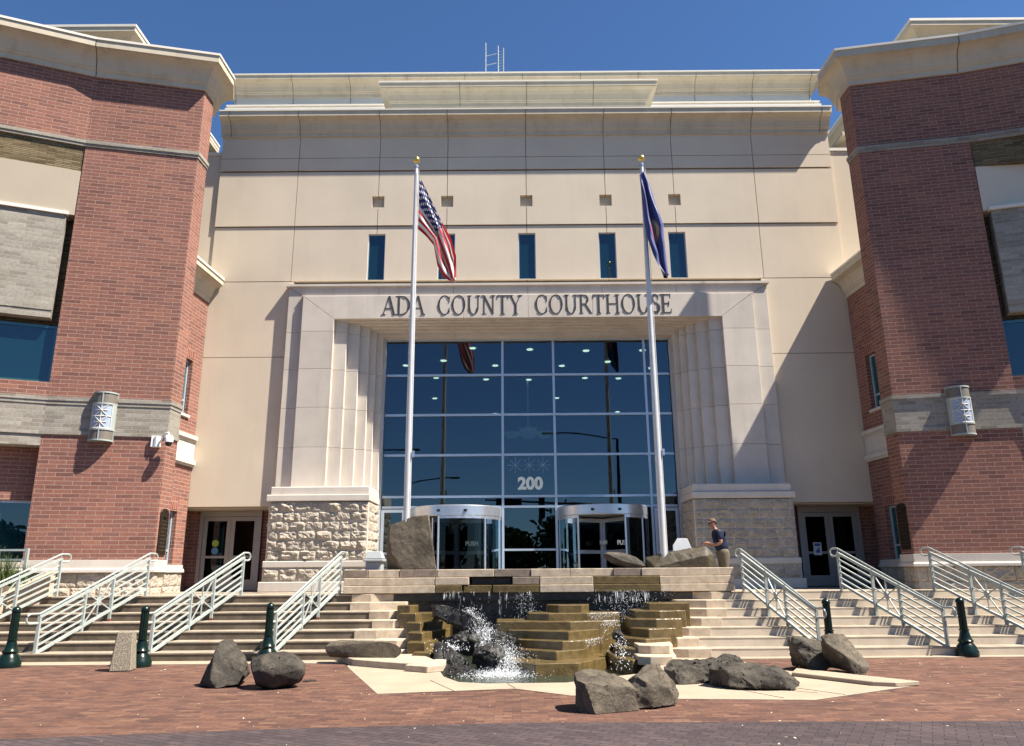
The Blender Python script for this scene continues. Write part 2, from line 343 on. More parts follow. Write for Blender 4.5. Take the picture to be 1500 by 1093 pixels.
# ---- main wall: panels with real joints, small square recesses and slit windows
JX = [-9.88, -7.35, -4.73, -2.53, 0, 2.53, 4.73, 7.35, 9.88]
wm = MB(); jm = MB(); g_ = .009
SQ = [-4.73, -2.53, 0, 2.53, 4.73]; SH = .195; SZ = (12.9, 13.29); WH = .27; WZ = (10.44, 11.99)
def panel(x0, x1, z0, z1, y, holes=()):
    """one precast panel, thickness .14, with rectangular cut-outs"""
    xs = sorted({x0+g_, x1-g_, *[h[0] for h in holes], *[h[1] for h in holes]}); xs = [x for x in xs if x0+g_ <= x <= x1-g_]
    zs = sorted({z0+g_, z1-g_, *[h[2] for h in holes], *[h[3] for h in holes]}); zs = [z for z in zs if z0+g_ <= z <= z1-g_]
    for a, b in zip(xs, xs[1:]):
        for c, d in zip(zs, zs[1:]):
            mx, mz = (a+b)/2, (c+d)/2
            if any(h[0] < mx < h[1] and h[2] < mz < h[3] for h in holes): continue
            wm.box(a, b, y, 22.14, c, d)
for a, b in zip(JX, JX[1:]):
    panel(a, b, 14.66, 15.62, 21.975); panel(a, b, 14.21, 14.66, 21.975)
    panel(a, b, 12.27, 14.17, 21.985, [(c-SH, c+SH, *SZ) for c in SQ])
    panel(a, b, 10.41, 12.25, 22.015, [(c-WH, c+WH, *WZ) for c in SQ])
for sx in (-1, 1):
    a, b = sorted((sx*7.25, sx*9.88))
    panel(a, b, 7.97, 10.41, 22.02); panel(a, b, 3.5, 7.97, 22.02)
    a, b = sorted((sx*9.88, sx*11.6))
    panel(a, b, 10.41, 14.82, 22.06); panel(a, b, 3.5, 10.41, 22.06)
main = wm.build('main_wall', M_BEIGE, bld)
jm.box(-11.6, 11.6, 22.14, 22.2, 9.6, 14.8); jm.box(-9.9, 9.9, 22.14, 22.2, 14.8, 16)
for sx in (-1, 1): jm.box(*sorted((sx*7.2, sx*11.6)), 22.14, 22.2, 3.5, 9.6)
jm.build('joint_backing', M_JOINT, main)
rv = MB()
for c in SQ: rv.box(c-SH, c+SH, 22.128, 22.137, *SZ)
rv.build('recess_back', M_CORN, main)
mb = MB()
for sx in (-1, 1): mb.box(*sorted((sx*9.9, sx*11.62)), 22.02, 22.6, 14.83, 14.93)
mb.build('coping', M_WHITE, main)
def window(parent, P, u0, u1, z0, z1, bars=(), gm=None, fw=.05, dep=.0, vb=(), fm=None, name='window'):
    """frame mesh (child name 'window') and its pane as sub-part; P(u, n, z)"""
    m = MB(); m.T = P; d0, d1 = dep, dep+.05
    m.box(u0, u0+fw, d0, d1, z0, z1).box(u1-fw, u1, d0, d1, z0, z1).box(u0+fw, u1-fw, d0, d1, z1-fw, z1).box(u0+fw, u1-fw, d0, d1, z0, z0+fw)
    for zb in bars: m.box(u0+fw, u1-fw, d0, d1-.005, zb-fw/2, zb+fw/2)
    for ub in vb: m.box(ub-fw/2, ub+fw/2, d0, d1-.002, z0+fw, z1-fw)
    fo = m.build(name, fm or M_FRAME, parent)
    p = MB(); p.T = P; p.box(u0+.02, u1-.02, dep+.01, dep+.022, z0+.02, z1-.02); p.build('pane', gm or M_WGLASS, fo)
    return fo
for c in SQ:
    window(main, lambda u, n, z, c=c: (c+u, 22.12-n, z), -WH, WH, *WZ, fw=.025, dep=0)
# ---- cornices of the centre block
def cprof(z, out=.5, h=1.0):      # z = underside; cove, bead, fascia and metal cap
    q = [(-.25, z), (.05, z), (.05, z+.14), (.09, z+.16), (.1, z+.2), (.13, z+.22), (.15, z+.3), (.2, z+.42), (.29, z+.52), (.4, z+.575), (out-.03, z+.59), (out-.03, z+.6), (out, z+.6), (out, z+.78), (-.25, z+.78)]
    q = [(a if a < 0 else (a*out/.5 if a < out-.05 and a <= .4 else a), b) for a, b in q]
    return [(a, z+(b-z)*h) for a, b in q]
def cap_prof(z, out, t=.07): return [(-.25, z+.002), (out+.03, z+.002), (out+.03, z+t), (-.25, z+t+.03)]
def cornice(parent, plan, z, out=.5, h=1.0, side=1, seams=()):
    c = MB(); c.sweep(plan, cprof(z, out, h), side).build('cornice', M_CORN, parent)
    k = MB(); k.sweep(plan, cap_prof(z+.78*h, out), side).build('coping', M_WHITE, c_last()) 
def c_last(): return [o for o in bpy.data.objects if o.name.startswith('cornice')][-1]
def seam(mb, x, y, z, out, h, dx=0):      # thin dark joint following the cornice profile, on a wall facing -y
    pr = [p for p in cprof(z, out, h)][1:-1]
    for (a, b), (c, d) in zip(pr, pr[1:]): mb.bar((x, y-a-.003, b), (x, y-c-.003, d), .014, .012)
mc = MB().sweep([(-9.92, 21.95), (9.92, 21.95)], cprof(15.42, .38, .92), 1).build('cornice', M_CORN, bld)
MB().sweep([(-9.92, 21.95), (9.92, 21.95)], cap_prof(16.14, .38, .045), 1).build('coping', M_WHITE, mc)
sm = MB()
for x in JX[1:-1]+[-9.6, 9.6]: seam(sm, x, 21.95, 15.42, .38, .92)
sm.build('joint', M_JOINT, mc)
MB().box(-9.9, 9.9, 22.2, 30, 15.9, 16.1).build('roof', M_PALE, bld)
# ---- set-back upper storeys
up = MB().box(-11.3, 11.3, 26, 32, 16.2, 20.3).build('upper_wall', M_PALE, bld)
uc = MB().sweep([(-11.3, 32), (-11.3, 26), (11.3, 26), (11.3, 32)], cprof(19.7, .45, .92), 1).build('cornice', M_CORN, up)
MB().sweep([(-11.3, 32), (-11.3, 26), (11.3, 26), (11.3, 32)], cap_prof(20.42, .45, .06), 1).build('coping', M_WHITE, up)
sm = MB()
for i in range(-5, 6): seam(sm, i*2.25, 26, 19.7, .45, .92)
for i in range(-5, 6): sm.box(i*2.25-.008, i*2.25+.008, 25.985, 26, 16.3, 19.7)
sm.build('joint', M_JOINT, up)
MB().box(-11.4, 11.4, 25.5, 26, 19.02, 19.08).box(-11.4, 11.4, 25.4, 26, 18.8, 18.88).build('ledge', M_WHITE, up)
ce = MB().box(-4.75, 4.35, 24, 25.4, 16.2, 18.6).build('centre_parapet', M_PALE, bld)
MB().sweep([(-4.75, 25.4), (-4.75, 24), (4.35, 24), (4.35, 25.4)], cprof(17.88, .42, .95), 1).build('cornice', M_CORN, ce)
MB().sweep([(-4.75, 25.4), (-4.75, 24), (4.35, 24), (4.35, 25.4)], cap_prof(18.62, .42, .06), 1).build('coping', M_WHITE, ce)
sm = MB()
for x in (-2.3, 0.1, 2.5): seam(sm, x, 24, 17.88, .42, .95)
sm.build('joint', M_JOINT, ce)
for sx in (-1, 1):
    a, b = sorted((sx*14.85, sx*22))
    t_ = MB().box(a, b, 24.3, 32, 14, 21.1).build('upper_wall', M_PALE, bld)
    pl = [(sx*22, 24.3), (sx*14.85, 24.3), (sx*14.85, 32)]
    MB().sweep(pl, cprof(20.45, .55, .95), -1 if sx > 0 else 1).build('cornice', M_CORN, t_)
    MB().sweep(pl, cap_prof(21.2, .55, .1), -1 if sx > 0 else 1).build('coping', M_WHITE, t_)
    a, b = sorted((sx*11.05, sx*15))
    t_ = MB().box(a, b, 23, 25.2, 14, 15.9).build('rear_wall', M_BEIGE, bld)
    pl = [(sx*15, 23), (sx*11.05, 23), (sx*11.05, 25.2)]
    MB().sweep(pl, cprof(15.3, .35, .8), -1 if sx > 0 else 1).build('cornice', M_CORN, t_)
# ---- portal
po = MB()
def frame3(mb, wi, wo, zi, zo, y0, y1, zb=3.99, ins=.004, zj=()):
    """inverted-U of stone (mitred corners, coursed legs) between half-widths wi..wo and tops zi..zo"""
    cs = [zb]+[z for z in zj if zb < z < zi-.2]+[None]
    for sx in (-1, 1):
        for a, b in zip(cs, cs[1:]):
            z0 = a+ins
            if b is None: pts = [(wi, z0), (wo, z0), (wo, zo-ins*2), (wi, zi-ins*2)]
            else: pts = [(wi, z0), (wo, z0), (wo, b-ins), (wi, b-ins)]
            mb.prismy([(sx*x, z) for x, z in pts], y0, y1)
    n = max(1, round(2*wi/2.12)); 
    for k in range(n):
        xa, xb = -wi+2*wi*k/n, -wi+2*wi*(k+1)/n
        q = [(xa+(ins if k else 0), zi), (xb-(ins if k < n-1 else 0), zi), (xb-ins if k < n-1 else wo-ins*2, zo), (xa+ins if k else -wo+ins*2, zo)]
        mb.prismy(q, y0, y1)
ZJ = (5.17, 6.35, 7.52, 8.69)
frame3(po, 6.85, 7.33, 9.86, 10.14, 21.86, 22.6, zj=ZJ)
frame3(po, 5.87, 6.85, 9.08, 9.82, 21.74, 22.6, zj=ZJ)
frame3(po, 5.50, 5.87, 9.04, 9.5, 21.91, 22.7, zj=ZJ)
frame3(po, 5.15, 5.50, 9.00, 9.5, 22.08, 22.8, zj=ZJ)
frame3(po, 4.88, 5.15, 8.95, 9.5, 22.26, 22.9, zj=ZJ)
frame3(po, 4.70, 4.88, 8.90, 9.5, 22.44, 23.0, zj=ZJ)
frame3(po, 4.52, 4.70, 8.80, 9.5, 22.62, 23.1, zb=PZ, zj=(2.6, 4.0)+ZJ)
portal = po.build('stone_portal', M_LIME, bld, bevel=.006)
MB().box(-6.9, 6.9, 21.77, 22.0, 9.822, 9.86).box(-7.42, 7.42, 21.79, 22.05, 10.16, 10.23).box(-7.38, 7.38, 21.82, 22.05, 10.14, 10.158).build('ledge', M_LIME, portal)
jb = MB()
for sx in (-1, 1):
    jb.box(*sorted((sx*5.9, sx*7.31)), 22.0, 22.1, 4, 10.1).box(*sorted((sx*4.74, sx*5.9)), 22.72, 22.95, 4, 9.4)
jb.box(-6, 6, 22.0, 22.1, 9.2, 10.1); jb.build('joint_backing', M_JOINT, portal)
# ---- carved serif lettering
ga = []                              # each glyph: list of polygons in (x, z), cap height 1
def stroke(a, b, w_):
    a, b = Vector(a), Vector(b); d = (b-a).normalized(); n = Vector((-d.y, d.x))*w_/2; return [tuple(a-n), tuple(b-n), tuple(b+n), tuple(a+n)]
def hst(x, w_): return [(x-w_/2, 0), (x+w_/2, 0), (x+w_/2, 1), (x-w_/2, 1)]
def srf(x, z, l=.13): return [(x-l, z), (x+l, z), (x+l*.35, z+.035 if z < .5 else z-.035), (x-l*.35, z+.035 if z < .5 else z-.035)]
def ring(cx, cz, rx, rz, tk, th, a0, a1, n=22):
    out = []
    for i in range(n):
        a = a0+(a1-a0)*i/n; b = a0+(a1-a0)*(i+1)/n+.004
        out.append([(cx+rx*cos(a), cz+rz*sin(a)), (cx+rx*cos(b), cz+rz*sin(b)), (cx+(rx-tk)*cos(b), cz+(rz-th)*sin(b)), (cx+(rx-tk)*cos(a), cz+(rz-th)*sin(a))])
    return out
TK, TH = .092, .032
def path_st(pts, ws):
    o = []
    for (a, b, w0, w1) in zip(pts, pts[1:], ws, ws[1:]):
        A, B = Vector(a), Vector(b); d = (B-A).normalized(); n = Vector((-d.y, d.x))
        o.append([tuple(A-n*w0/2), tuple(B-n*w1/2), tuple(B+n*w1/2), tuple(A+n*w0/2)])
    return o
def spts():
    P_, W_ = [], []
    for i in range(11): a = radians(35+i*(235/10)); P_.append((.25+.17*cos(a), .75+.22*sin(a))); W_.append(.05+.08*max(0, sin(i/10*pi*1.0-.2)))
    for i in range(1, 11): a = radians(90-i*(235/10)); P_.append((.25+.2*cos(a), .26+.235*sin(a))); W_.append(.05+.085*max(0, sin((10-i)/10*pi-.1)))
    return path_st(P_, W_)
GL = {
 'A': (.74, [stroke((.08, 0), (.37, 1), TH), stroke((.37, 1), (.65, 0), TK), stroke((.17, .34), (.56, .34), TH), srf(.08, 0), srf(.65, 0)]),
 'D': (.78, [hst(.15, TK), srf(.1, 0), srf(.1, 1)]+ring(.28, .5, .46, .5, TK, TH, -pi/2, pi/2)+[[(.2, 0), (.29, 0), (.29, TH), (.2, TH)], [(.2, 1-TH), (.29, 1-TH), (.29, 1), (.2, 1)]]),
 'O': (.84, ring(.42, .5, .37, .52, TK, TH, 0, 2*pi, 40)),
 'C': (.76, ring(.41, .5, .36, .52, TK, TH, radians(42), radians(318), 34)+[[(.66, .66), (.69, .66), (.69, .98), (.66, .9)], [(.66, .34), (.69, .34), (.69, .1), (.66, .14)]]),
 'U': (.82, [[(.12, .32), (.12+TK, .32), (.12+TK, 1), (.12, 1)], [(.63, .32), (.68, .32), (.68, 1), (.63, 1)], srf(.18, 1), srf(.655, 1)]+ring(.40, .33, .28, .35, .11, TH, pi, 2*pi)),
 'N': (.84, [[(.14, 0), (.19, 0), (.19, 1), (.14, 1)], [(.63, 0), (.68, 0), (.68, 1), (.63, 1)], stroke((.16, .98), (.655, .02), TK), srf(.165, 0), srf(.655, 1), srf(.1, 1, .08)]),
 'T': (.68, [hst(.34, TK), [(.03, 1-TH), (.65, 1-TH), (.65, 1), (.03, 1)], srf(.34, 0), [(.03, .8), (.055, .8), (.08, 1), (.03, 1)], [(.625, .8), (.65, .8), (.65, 1), (.6, 1)]]),
 'Y': (.74, [[(.31, 0), (.43, 0), (.43, .48), (.31, .48)], stroke((.1, .99), (.37, .45), TK), stroke((.64, .99), (.37, .45), TH), srf(.37, 0), srf(.11, 1), srf(.63, 1)]),
 'R': (.78, [hst(.15, TK), srf(.14, 0), srf(.1, 1)]+ring(.29, .74, .27, .26, TK, TH, -pi/2, pi/2)+[[(.2, .48), (.3, .48), (.3, .525), (.2, .525)], [(.2, 1-TH), (.3, 1-TH), (.3, 1), (.2, 1)], stroke((.36, .5), (.66, .02), TK), srf(.68, 0, .08)]),
 'H': (.86, [hst(.16, TK), hst(.68, TK), [(.2, .48), (.65, .48), (.65, .525), (.2, .525)], srf(.16, 0), srf(.16, 1), srf(.68, 0), srf(.68, 1)]),
 'S': (.54, spts()+[[(.4, .72), (.43, .72), (.43, .98), (.4, .93)], [(.05, .03), (.08, .03), (.08, .3), (.05, .3)]]),
 'E': (.66, [hst(.15, TK), srf(.1, 0), srf(.1, 1), [(.2, 0), (.58, 0), (.58, TH), (.2, TH)], [(.2, 1-TH), (.55, 1-TH), (.55, 1), (.2, 1)], [(.2, .48), (.46, .48), (.46, .525), (.2, .525)], [(.55, 0), (.6, .22), (.575, .22), (.52, 0)], [(.55, 1), (.55, .8), (.53, .8), (.5, 1)], [(.44, .38), (.465, .38), (.465, .62), (.44, .62)]]),
}
q = 0
for word, xa, xb in (('ADA', -4.43, -3.13), ('COUNTY', -2.76, -.17), ('COURTHOUSE', .2, 4.40)):
    tot = sum(GL[c][0] for c in word); sc_ = (xb-xa)/tot; x = xa; lt = MB()
    for c in word:
        for poly in GL[c][1]:
            q += 1; y0 = 21.722+.0011*(q % 9)
            lt.prismy([(x+px*sc_, 9.2+pz*.6) for px, pz in poly], y0, 21.745)
        x += GL[c][0]*sc_
    lt.build('lettering', M_LETTER, portal)
# ---- pedestals under the portal
for sx in (-1, 1):
    xi, xo = 4.47, 7.22
    core = MB()
    for (a, b, y, z0, z1) in ((xi, xo, 21.1, 1.96, 3.54), (xi-.03, xo+.07, 21.03, 3.56, 3.74), (xi+.0, xo-.02, 21.1, 3.74, 3.96), (xi-.02, xo+.05, 21.03, 1.79, 1.96), (xi-.02, xo+.05, 21.07, 1.42, 1.79), (xi-.05, xo+.12, 21.0, PZ, 1.42)):
        core.box(*sorted((sx*a, sx*b)), y, 22.62, z0, z1)
    pc = core.build('pedestal', M_LIME, portal, bevel=.018)
    rf = MB()
    rough_blocks(rf, lambda U, n, Z, sx=sx: (sx*U, 21.1-n, Z), xi+.02, xo-.02, 1.98, 3.53, 6, .46, .085, 11+sx)
    rough_blocks(rf, lambda U, n, Z, sx=sx: (sx*U, 21.07-n, Z), xi, xo+.03, 1.44, 1.77, 1, .55, .07, 21+sx)
    rough_blocks(rf, lambda U, n, Z, sx=sx: (sx*(xi-n), 21.1+U, Z), .02, 1.5, 1.98, 3.53, 6, .5, .06, 31+sx)
    rough_blocks(rf, lambda U, n, Z, sx=sx: (sx*(xo+n), 21.1+U, Z), .02, .9, 1.98, 3.53, 6, .45, .06, 41+sx)
    rf.build('rock_face', M_ROUGH, pc)
# ---- lobby curtain wall
GY = 23.05
fw = MB(); VX = (-3.67, -.8, .8, 3.67)
for x in VX: fw.box(x-.035, x+.035, GY-.06, GY+.08, PZ, 8.8)
for x in (-4.5, 4.5): fw.box(x-.03, x+.03, GY-.06, GY+.08, PZ, 8.8)
xs = (-4.47,)+VX+(4.47,)
ZH = (7.62, 6.35, 5.10, 3.84, 3.53)
for k in range(5):
    x0, x1 = xs[k]+.035, xs[k+1]-.035
    for z in ZH: fw.box(x0, x1, GY-.055, GY+.075, z-.033, z+.033)
    fw.box(x0, x1, GY-.055, GY+.075, 8.74, 8.8)
    if k == 2: fw.box(x0, x1, GY-.055, GY+.075, 2.24, 2.3).box(x0, x1, GY-.055, GY+.075, PZ, 1.25)
cw = fw.build('lobby_window', M_FRAME, bld)
gl = MB()
zs = [8.75, 7.62, 6.35, 5.10, 3.84, 3.53]
for k in range(5):
    for a, b in zip(zs, zs[1:]): gl.box(xs[k]+.01, xs[k+1]-.01, GY, GY+.012, b+.02, a-.02)
gl.box(xs[2]+.01, xs[3]-.01, GY, GY+.012, 2.28, 3.5).box(xs[2]+.01, xs[3]-.01, GY, GY+.012, 1.2, 2.26)
gl.build('pane', M_GLASS, cw)
text_mesh('200', .5, .022, .006, M_SIGN2, cw, 'numerals', (.03, GY-.012, 4.06), (pi/2, 0, 0))
# etched star pattern above the numerals
em = MB()
for i in range(3):
    cx = -.42+i*.42; cz = 4.78
    for k in range(8):
        a = k*pi/4; em.bar((cx, GY-.006, cz), (cx+.24*cos(a), GY-.006, cz+.24*sin(a)), .006)
em.build('etched_pattern', M_FRAME, cw)
# ---- swing doors beside the revolving doors and in the side alcoves
def door_leaf(parent, P, u0, u1, z0, z1, fm, gm, push=None, name='door', rail=.09, bot=.22, mid=1.02):
    m = MB(); m.T = P
    m.box(u0, u0+rail, 0, .05, z0, z1).box(u1-rail, u1, 0, .05, z0, z1).box(u0+rail, u1-rail, 0, .05, z1-rail, z1).box(u0+rail, u1-rail, 0, .05, z0, z0+bot)
    if mid: m.box(u0+rail, u1-rail, 0, .048, z0+mid-.035, z0+mid+.035)
    d = m.build(name, fm, parent)
    p = MB(); p.T = P; p.box(u0+rail-.01, u1-rail+.01, .018, .03, z0+bot-.01, z1-rail+.01); p.build('pane', gm, d)
    return d
for sx in (-1, 1):
    P = lambda U, n, Z, sx=sx: (sx*U, GY-n, Z)
    door_leaf(bld, P, 3.73, 4.45, PZ+.01, 3.47, M_FRAME, M_GLASS)
# revolving doors
for sx, cx in ((-1, -2.2), (1, 2.18)):
    cy, R_ = GY+.05, 1.36
    c = MB()
    c.lathe([(0, 3.5), (R_-.02, 3.5), (R_, 3.48), (R_, 3.22), (R_-.02, 3.2), (0, 3.2)], 64, (cx, cy, 0))
    rd = c.build('revolving_door', M_ALU, bld, smooth=True)
    k = MB()
    for dx in (-.42, .35): k.lathe([(.001, -.03), (.055, -.03), (.045, -.09), (.001, -.1)], 14, (cx+dx, cy-sqrt(R_*R_-dx*dx)+.0, 3.40))
    k.build('sensor', M_BLACK, rd)
    p = MB()
    angs = [-90, -38, 22, 52, 90] if sx > 0 else [-90, -52, -18, 42, 90]
    for a in angs:
        a = radians(a); x, y = cx+R_*.985*sin(a), cy-R_*.985*cos(a)
        p.lathe([(.03, PZ), (.03, 3.2)], 8, (x, y, 0))
    for a0, a1 in ((angs[0], angs[1]), (angs[2], angs[4])):
        for zz in (PZ, 2.2, 3.12):
            pts = [(cx+R_*.985*sin(radians(a0+(a1-a0)*i/10)), cy-R_*.985*cos(radians(a0+(a1-a0)*i/10)), zz+.04) for i in range(11)]
            if zz != 2.2: 
                for q0, q1 in zip(pts, pts[1:]): p.bar(q0, q1, .03, .08)
    p.build('post', M_ALU, rd)
    gp = MB()
    for a0, a1 in ((angs[0], angs[1]), (angs[2], angs[4])):
        gp.lathe([(R_*.98, PZ+.05), (R_*.98, 3.2)], 12, (cx, cy, 0), radians(a0-90), radians(a1-90))
    gp.build('curved_glass', M_CGLASS, rd)
    for k_ in range(4):
        a = radians((28 if sx > 0 else -28)+90*k_); ca, sa = cos(a), sin(a)
        P = lambda U, n, Z, ca=ca, sa=sa: (cx+U*ca-n*sa, cy+U*sa+n*ca, Z)
        dl = MB(); dl.T = P
        dl.box(.03, .12, -.02, .02, PZ+.02, 3.15).box(1.2, 1.28, -.02, .02, PZ+.02, 3.15).box(.12, 1.2, -.02, .02, 3.04, 3.15).box(.12, 1.2, -.02, .02, PZ+.02, 1.32).box(.12, 1.2, -.02, .02, 2.14, 2.24)
        dl.box(.25, 1.1, -.06, -.03, 2.2, 2.235)
        dl.build('door_leaf', M_ALU, rd)
        g2 = MB(); g2.T = P; g2.box(.12, 1.2, -.004, .004, 1.32, 3.04); g2.build('leaf_glass', M_DGLASS, rd)
    dx = .62 if sx < 0 else .5
    t_ = text_mesh('PUSH', .17, .006, .003, M_SIGN2, rd, 'lettering', (cx+dx*.85, cy-R_*.86, 2.36), (pi/2, 0, radians(28)))
    if sx > 0: text_mesh('PUSH', .15, .006, .003, M_SIGN2, rd, 'lettering', (cx-.05, cy-.45, 2.4), (pi/2, 0, radians(-60)))
    # lobby-side portal frame seen through the drum
    b_ = MB().box(cx-1.2, cx+1.2, cy+1.3, cy+1.36, 3.05, 3.2).box(cx-1.2, cx-1.1, cy+1.3, cy+1.36, PZ, 3.05).box(cx+1.1, cx+1.2, cy+1.3, cy+1.36, PZ, 3.05).build('rear_frame', M_ALU, rd)
# ---- lobby interior
lob = MB()
lob.face([(-10, GY+.3, 8.84), (10, GY+.3, 8.84), (10, 40, 8.84), (-10, 40, 8.84)])
lb = lob.build('lobby_ceiling', M_CEIL, bld)
lo = MB(); lo.box(-10, 10, 40, 40.2, PZ, 8.84).box(-10.2, -10, GY+.3, 40, PZ, 8.84).box(10, 10.2, GY+.3, 40, PZ, 8.84)
lo.box(-10, -4.62, GY+.25, GY+.35, PZ, 8.84).box(4.62, 10, GY+.25, GY+.35, PZ, 8.84)
lo.box(-9.9, -4, 30, 30.3, PZ, 5.2).box(4, 9.9, 30, 30.3, PZ, 5.2).box(-9.9, 9.9, 29.8, 30.0, 5.0, 5.3)
lo.build('lobby_wall', M_DARK, bld)
MB().box(-10, 10, GY-.2, 40, PZ-.1, PZ+.01).build('lobby_floor', M_DARK, bld)
dl = MB()
for x, y in ((-3.9,24.6),(-1.8,24.1),(.1,24.3),(2.0,24.5),(3.9,24.5),(-2.9,25.6),(2.9,25.9),(-4.3,26.2),(-1.1,26.3),(1.3,26.4),(4.6,26.8),(-3.4,28),(.15,28.4),(-1.5,28.3),(2.3,28.2),(3.6,28.3),(-3.8,31.5),(1.4,31.6),(-1.3,34.8),(4.4,34.6)):
    dl.lathe([(.0005, 8.815), (.1, 8.815), (.11, 8.835)], 14, (x, y, 0))
dl.build('downlight', M_DOWN, lb)
ch = MB()
for dx, dy, dz in ((0, 0, .12), (-.62, .1, 0), (.62, .1, 0), (0, -.5, -.12)):
    ch.lathe([(.001, -.2), (.2, -.15), (.33, -.02), (.35, .05)], 20, (.1+dx, 28.5+dy, 6.75+dz))
ch.tube([(.1, 28.5, 6.8), (.1, 28.5, 8.8)], .03)
ch.build('chandelier', M_BOWL, bld, smooth=True)
# ---- side alcoves with double doors
alc = MB(); dm = []
for sx in (-1, 1):
    S = lambda a, b: sorted((sx*a, sx*b))
    alc.box(*S(7.2, 7.98), GY, GY+.2, PZ, 3.6).box(*S(9.86, 10.6), GY, GY+.2, PZ, 3.6).box(*S(7.1, 7.24), 22.2, GY, PZ, 3.6)
alcove = alc.build('alcove_wall', M_BRICK, bld)
MB().box(-11.6, -7.1, 22.16, GY, 3.47, 3.52).box(7.1, 11.6, 22.16, GY, 3.47, 3.52).build('soffit', M_BEIGE, bld)
for sx in (-1, 1):
    x0, x1 = (-9.84, -8.0) if sx < 0 else (8.0, 9.84)
    P = lambda U, n, Z: (U, GY+.02-n, Z)
    f_ = MB(); f_.T = P
    f_.box(x0, x0+.1, 0, .1, PZ, 3.46).box(x1-.1, x1, 0, .1, PZ, 3.46).box(x0+.1, x1-.1, 0, .1, 3.3, 3.46)
    fr = f_.build('door_frame', M_DFRAME, bld)
    mid = (x0+x1)/2
    d1 = door_leaf(bld, P, x0+.105, mid-.004, PZ+.02, 3.29, M_DFRAME, M_DGLASS, rail=.12, bot=.3, mid=.95)
    d2 = door_leaf(bld, P, mid+.004, x1-.105, PZ+.02, 3.29, M_DFRAME, M_DGLASS, rail=.12, bot=.3, mid=.95)
    MB().box(x0, x1, GY+.9, GY+1, PZ, 3.5).build('vestibule_wall', M_DARK, fr)
    if sx < 0:
        s1 = MB(); s1.lathe([(.001, -.002), (.1, -.002), (.1, .002), (.001, .002)], 20); s1.v = [Vector((x0+.5+v.x, GY-.035+v.z, 2.52+v.y)) for v in s1.v]; s1.build('sticker', mat('sticker_yellow_green', (.32, .42, .08), .5), d1)
        s1 = MB(); s1.lathe([(.001, -.002), (.1, -.002), (.1, .002), (.001, .002)], 20); s1.v = [Vector((x0+.5+v.x, GY-.035+v.z, 2.3+v.y)) for v in s1.v]; s1.build('sticker', mat('sticker_blue', (.10, .25, .42), .5), d1)
    else:
        MB().box(x0+.38, x0+.62, GY-.04, GY-.034, 2.05, 2.42).build('paper_notice', M_WPAINT, d1)
        MB().box(x0+.41, x0+.59, GY-.045, GY-.041, 2.31, 2.39).box(x0+.45, x0+.56, GY-.045, GY-.041, 2.12, 2.2).box(x0+.5, x0+.55, GY-.045, GY-.041, 2.2, 2.26).build('notice_print', mat('notice_blue', (.08, .16, .4), .5), d1)
# ============================================================ BRICK WINGS
A1 = radians(13)
CX, CY = 9.30, 19.05; BX, BY = CX+2.87*cos(A1), CY-2.87*sin(A1)
A1S = {-1: radians(13), 1: radians(10.5)}; A2S = {-1: radians(23), 1: radians(17)}
RX, RY = 9.28, 19.65; KX, KY = 9.97, 20.1; LX, LY = 9.84, 22.0
def frames(s):
    A1 = A1S[s]; A2 = A2S[s]; BX, BY = CX+2.87*cos(A1), CY-2.87*sin(A1)
    P1 = lambda U, n, Z: (s*(CX+U*cos(A1)-n*sin(A1)), CY-U*sin(A1)-n*cos(A1), Z)
    P2 = lambda U, n, Z: (s*(BX+U*cos(A2)-n*sin(A2)), BY-U*sin(A2)-n*cos(A2), Z)
    lr = sqrt((RX-CX)**2+(RY-CY)**2); dr = ((RX-CX)/lr, (RY-CY)/lr)
    PR = lambda U, n, Z: (s*(CX+U*dr[0]-n*dr[1]), CY+U*dr[1]+n*dr[0], Z)
    ll = sqrt((LX-KX)**2+(LY-KY)**2); dl_ = ((LX-KX)/ll, (LY-KY)/ll)
    PL = lambda U, n, Z: (s*(KX+U*dl_[0]-n*dl_[1]), KY+U*dl_[1]+n*dl_[0], Z)
    return P1, P2, PR, PL, lr, ll
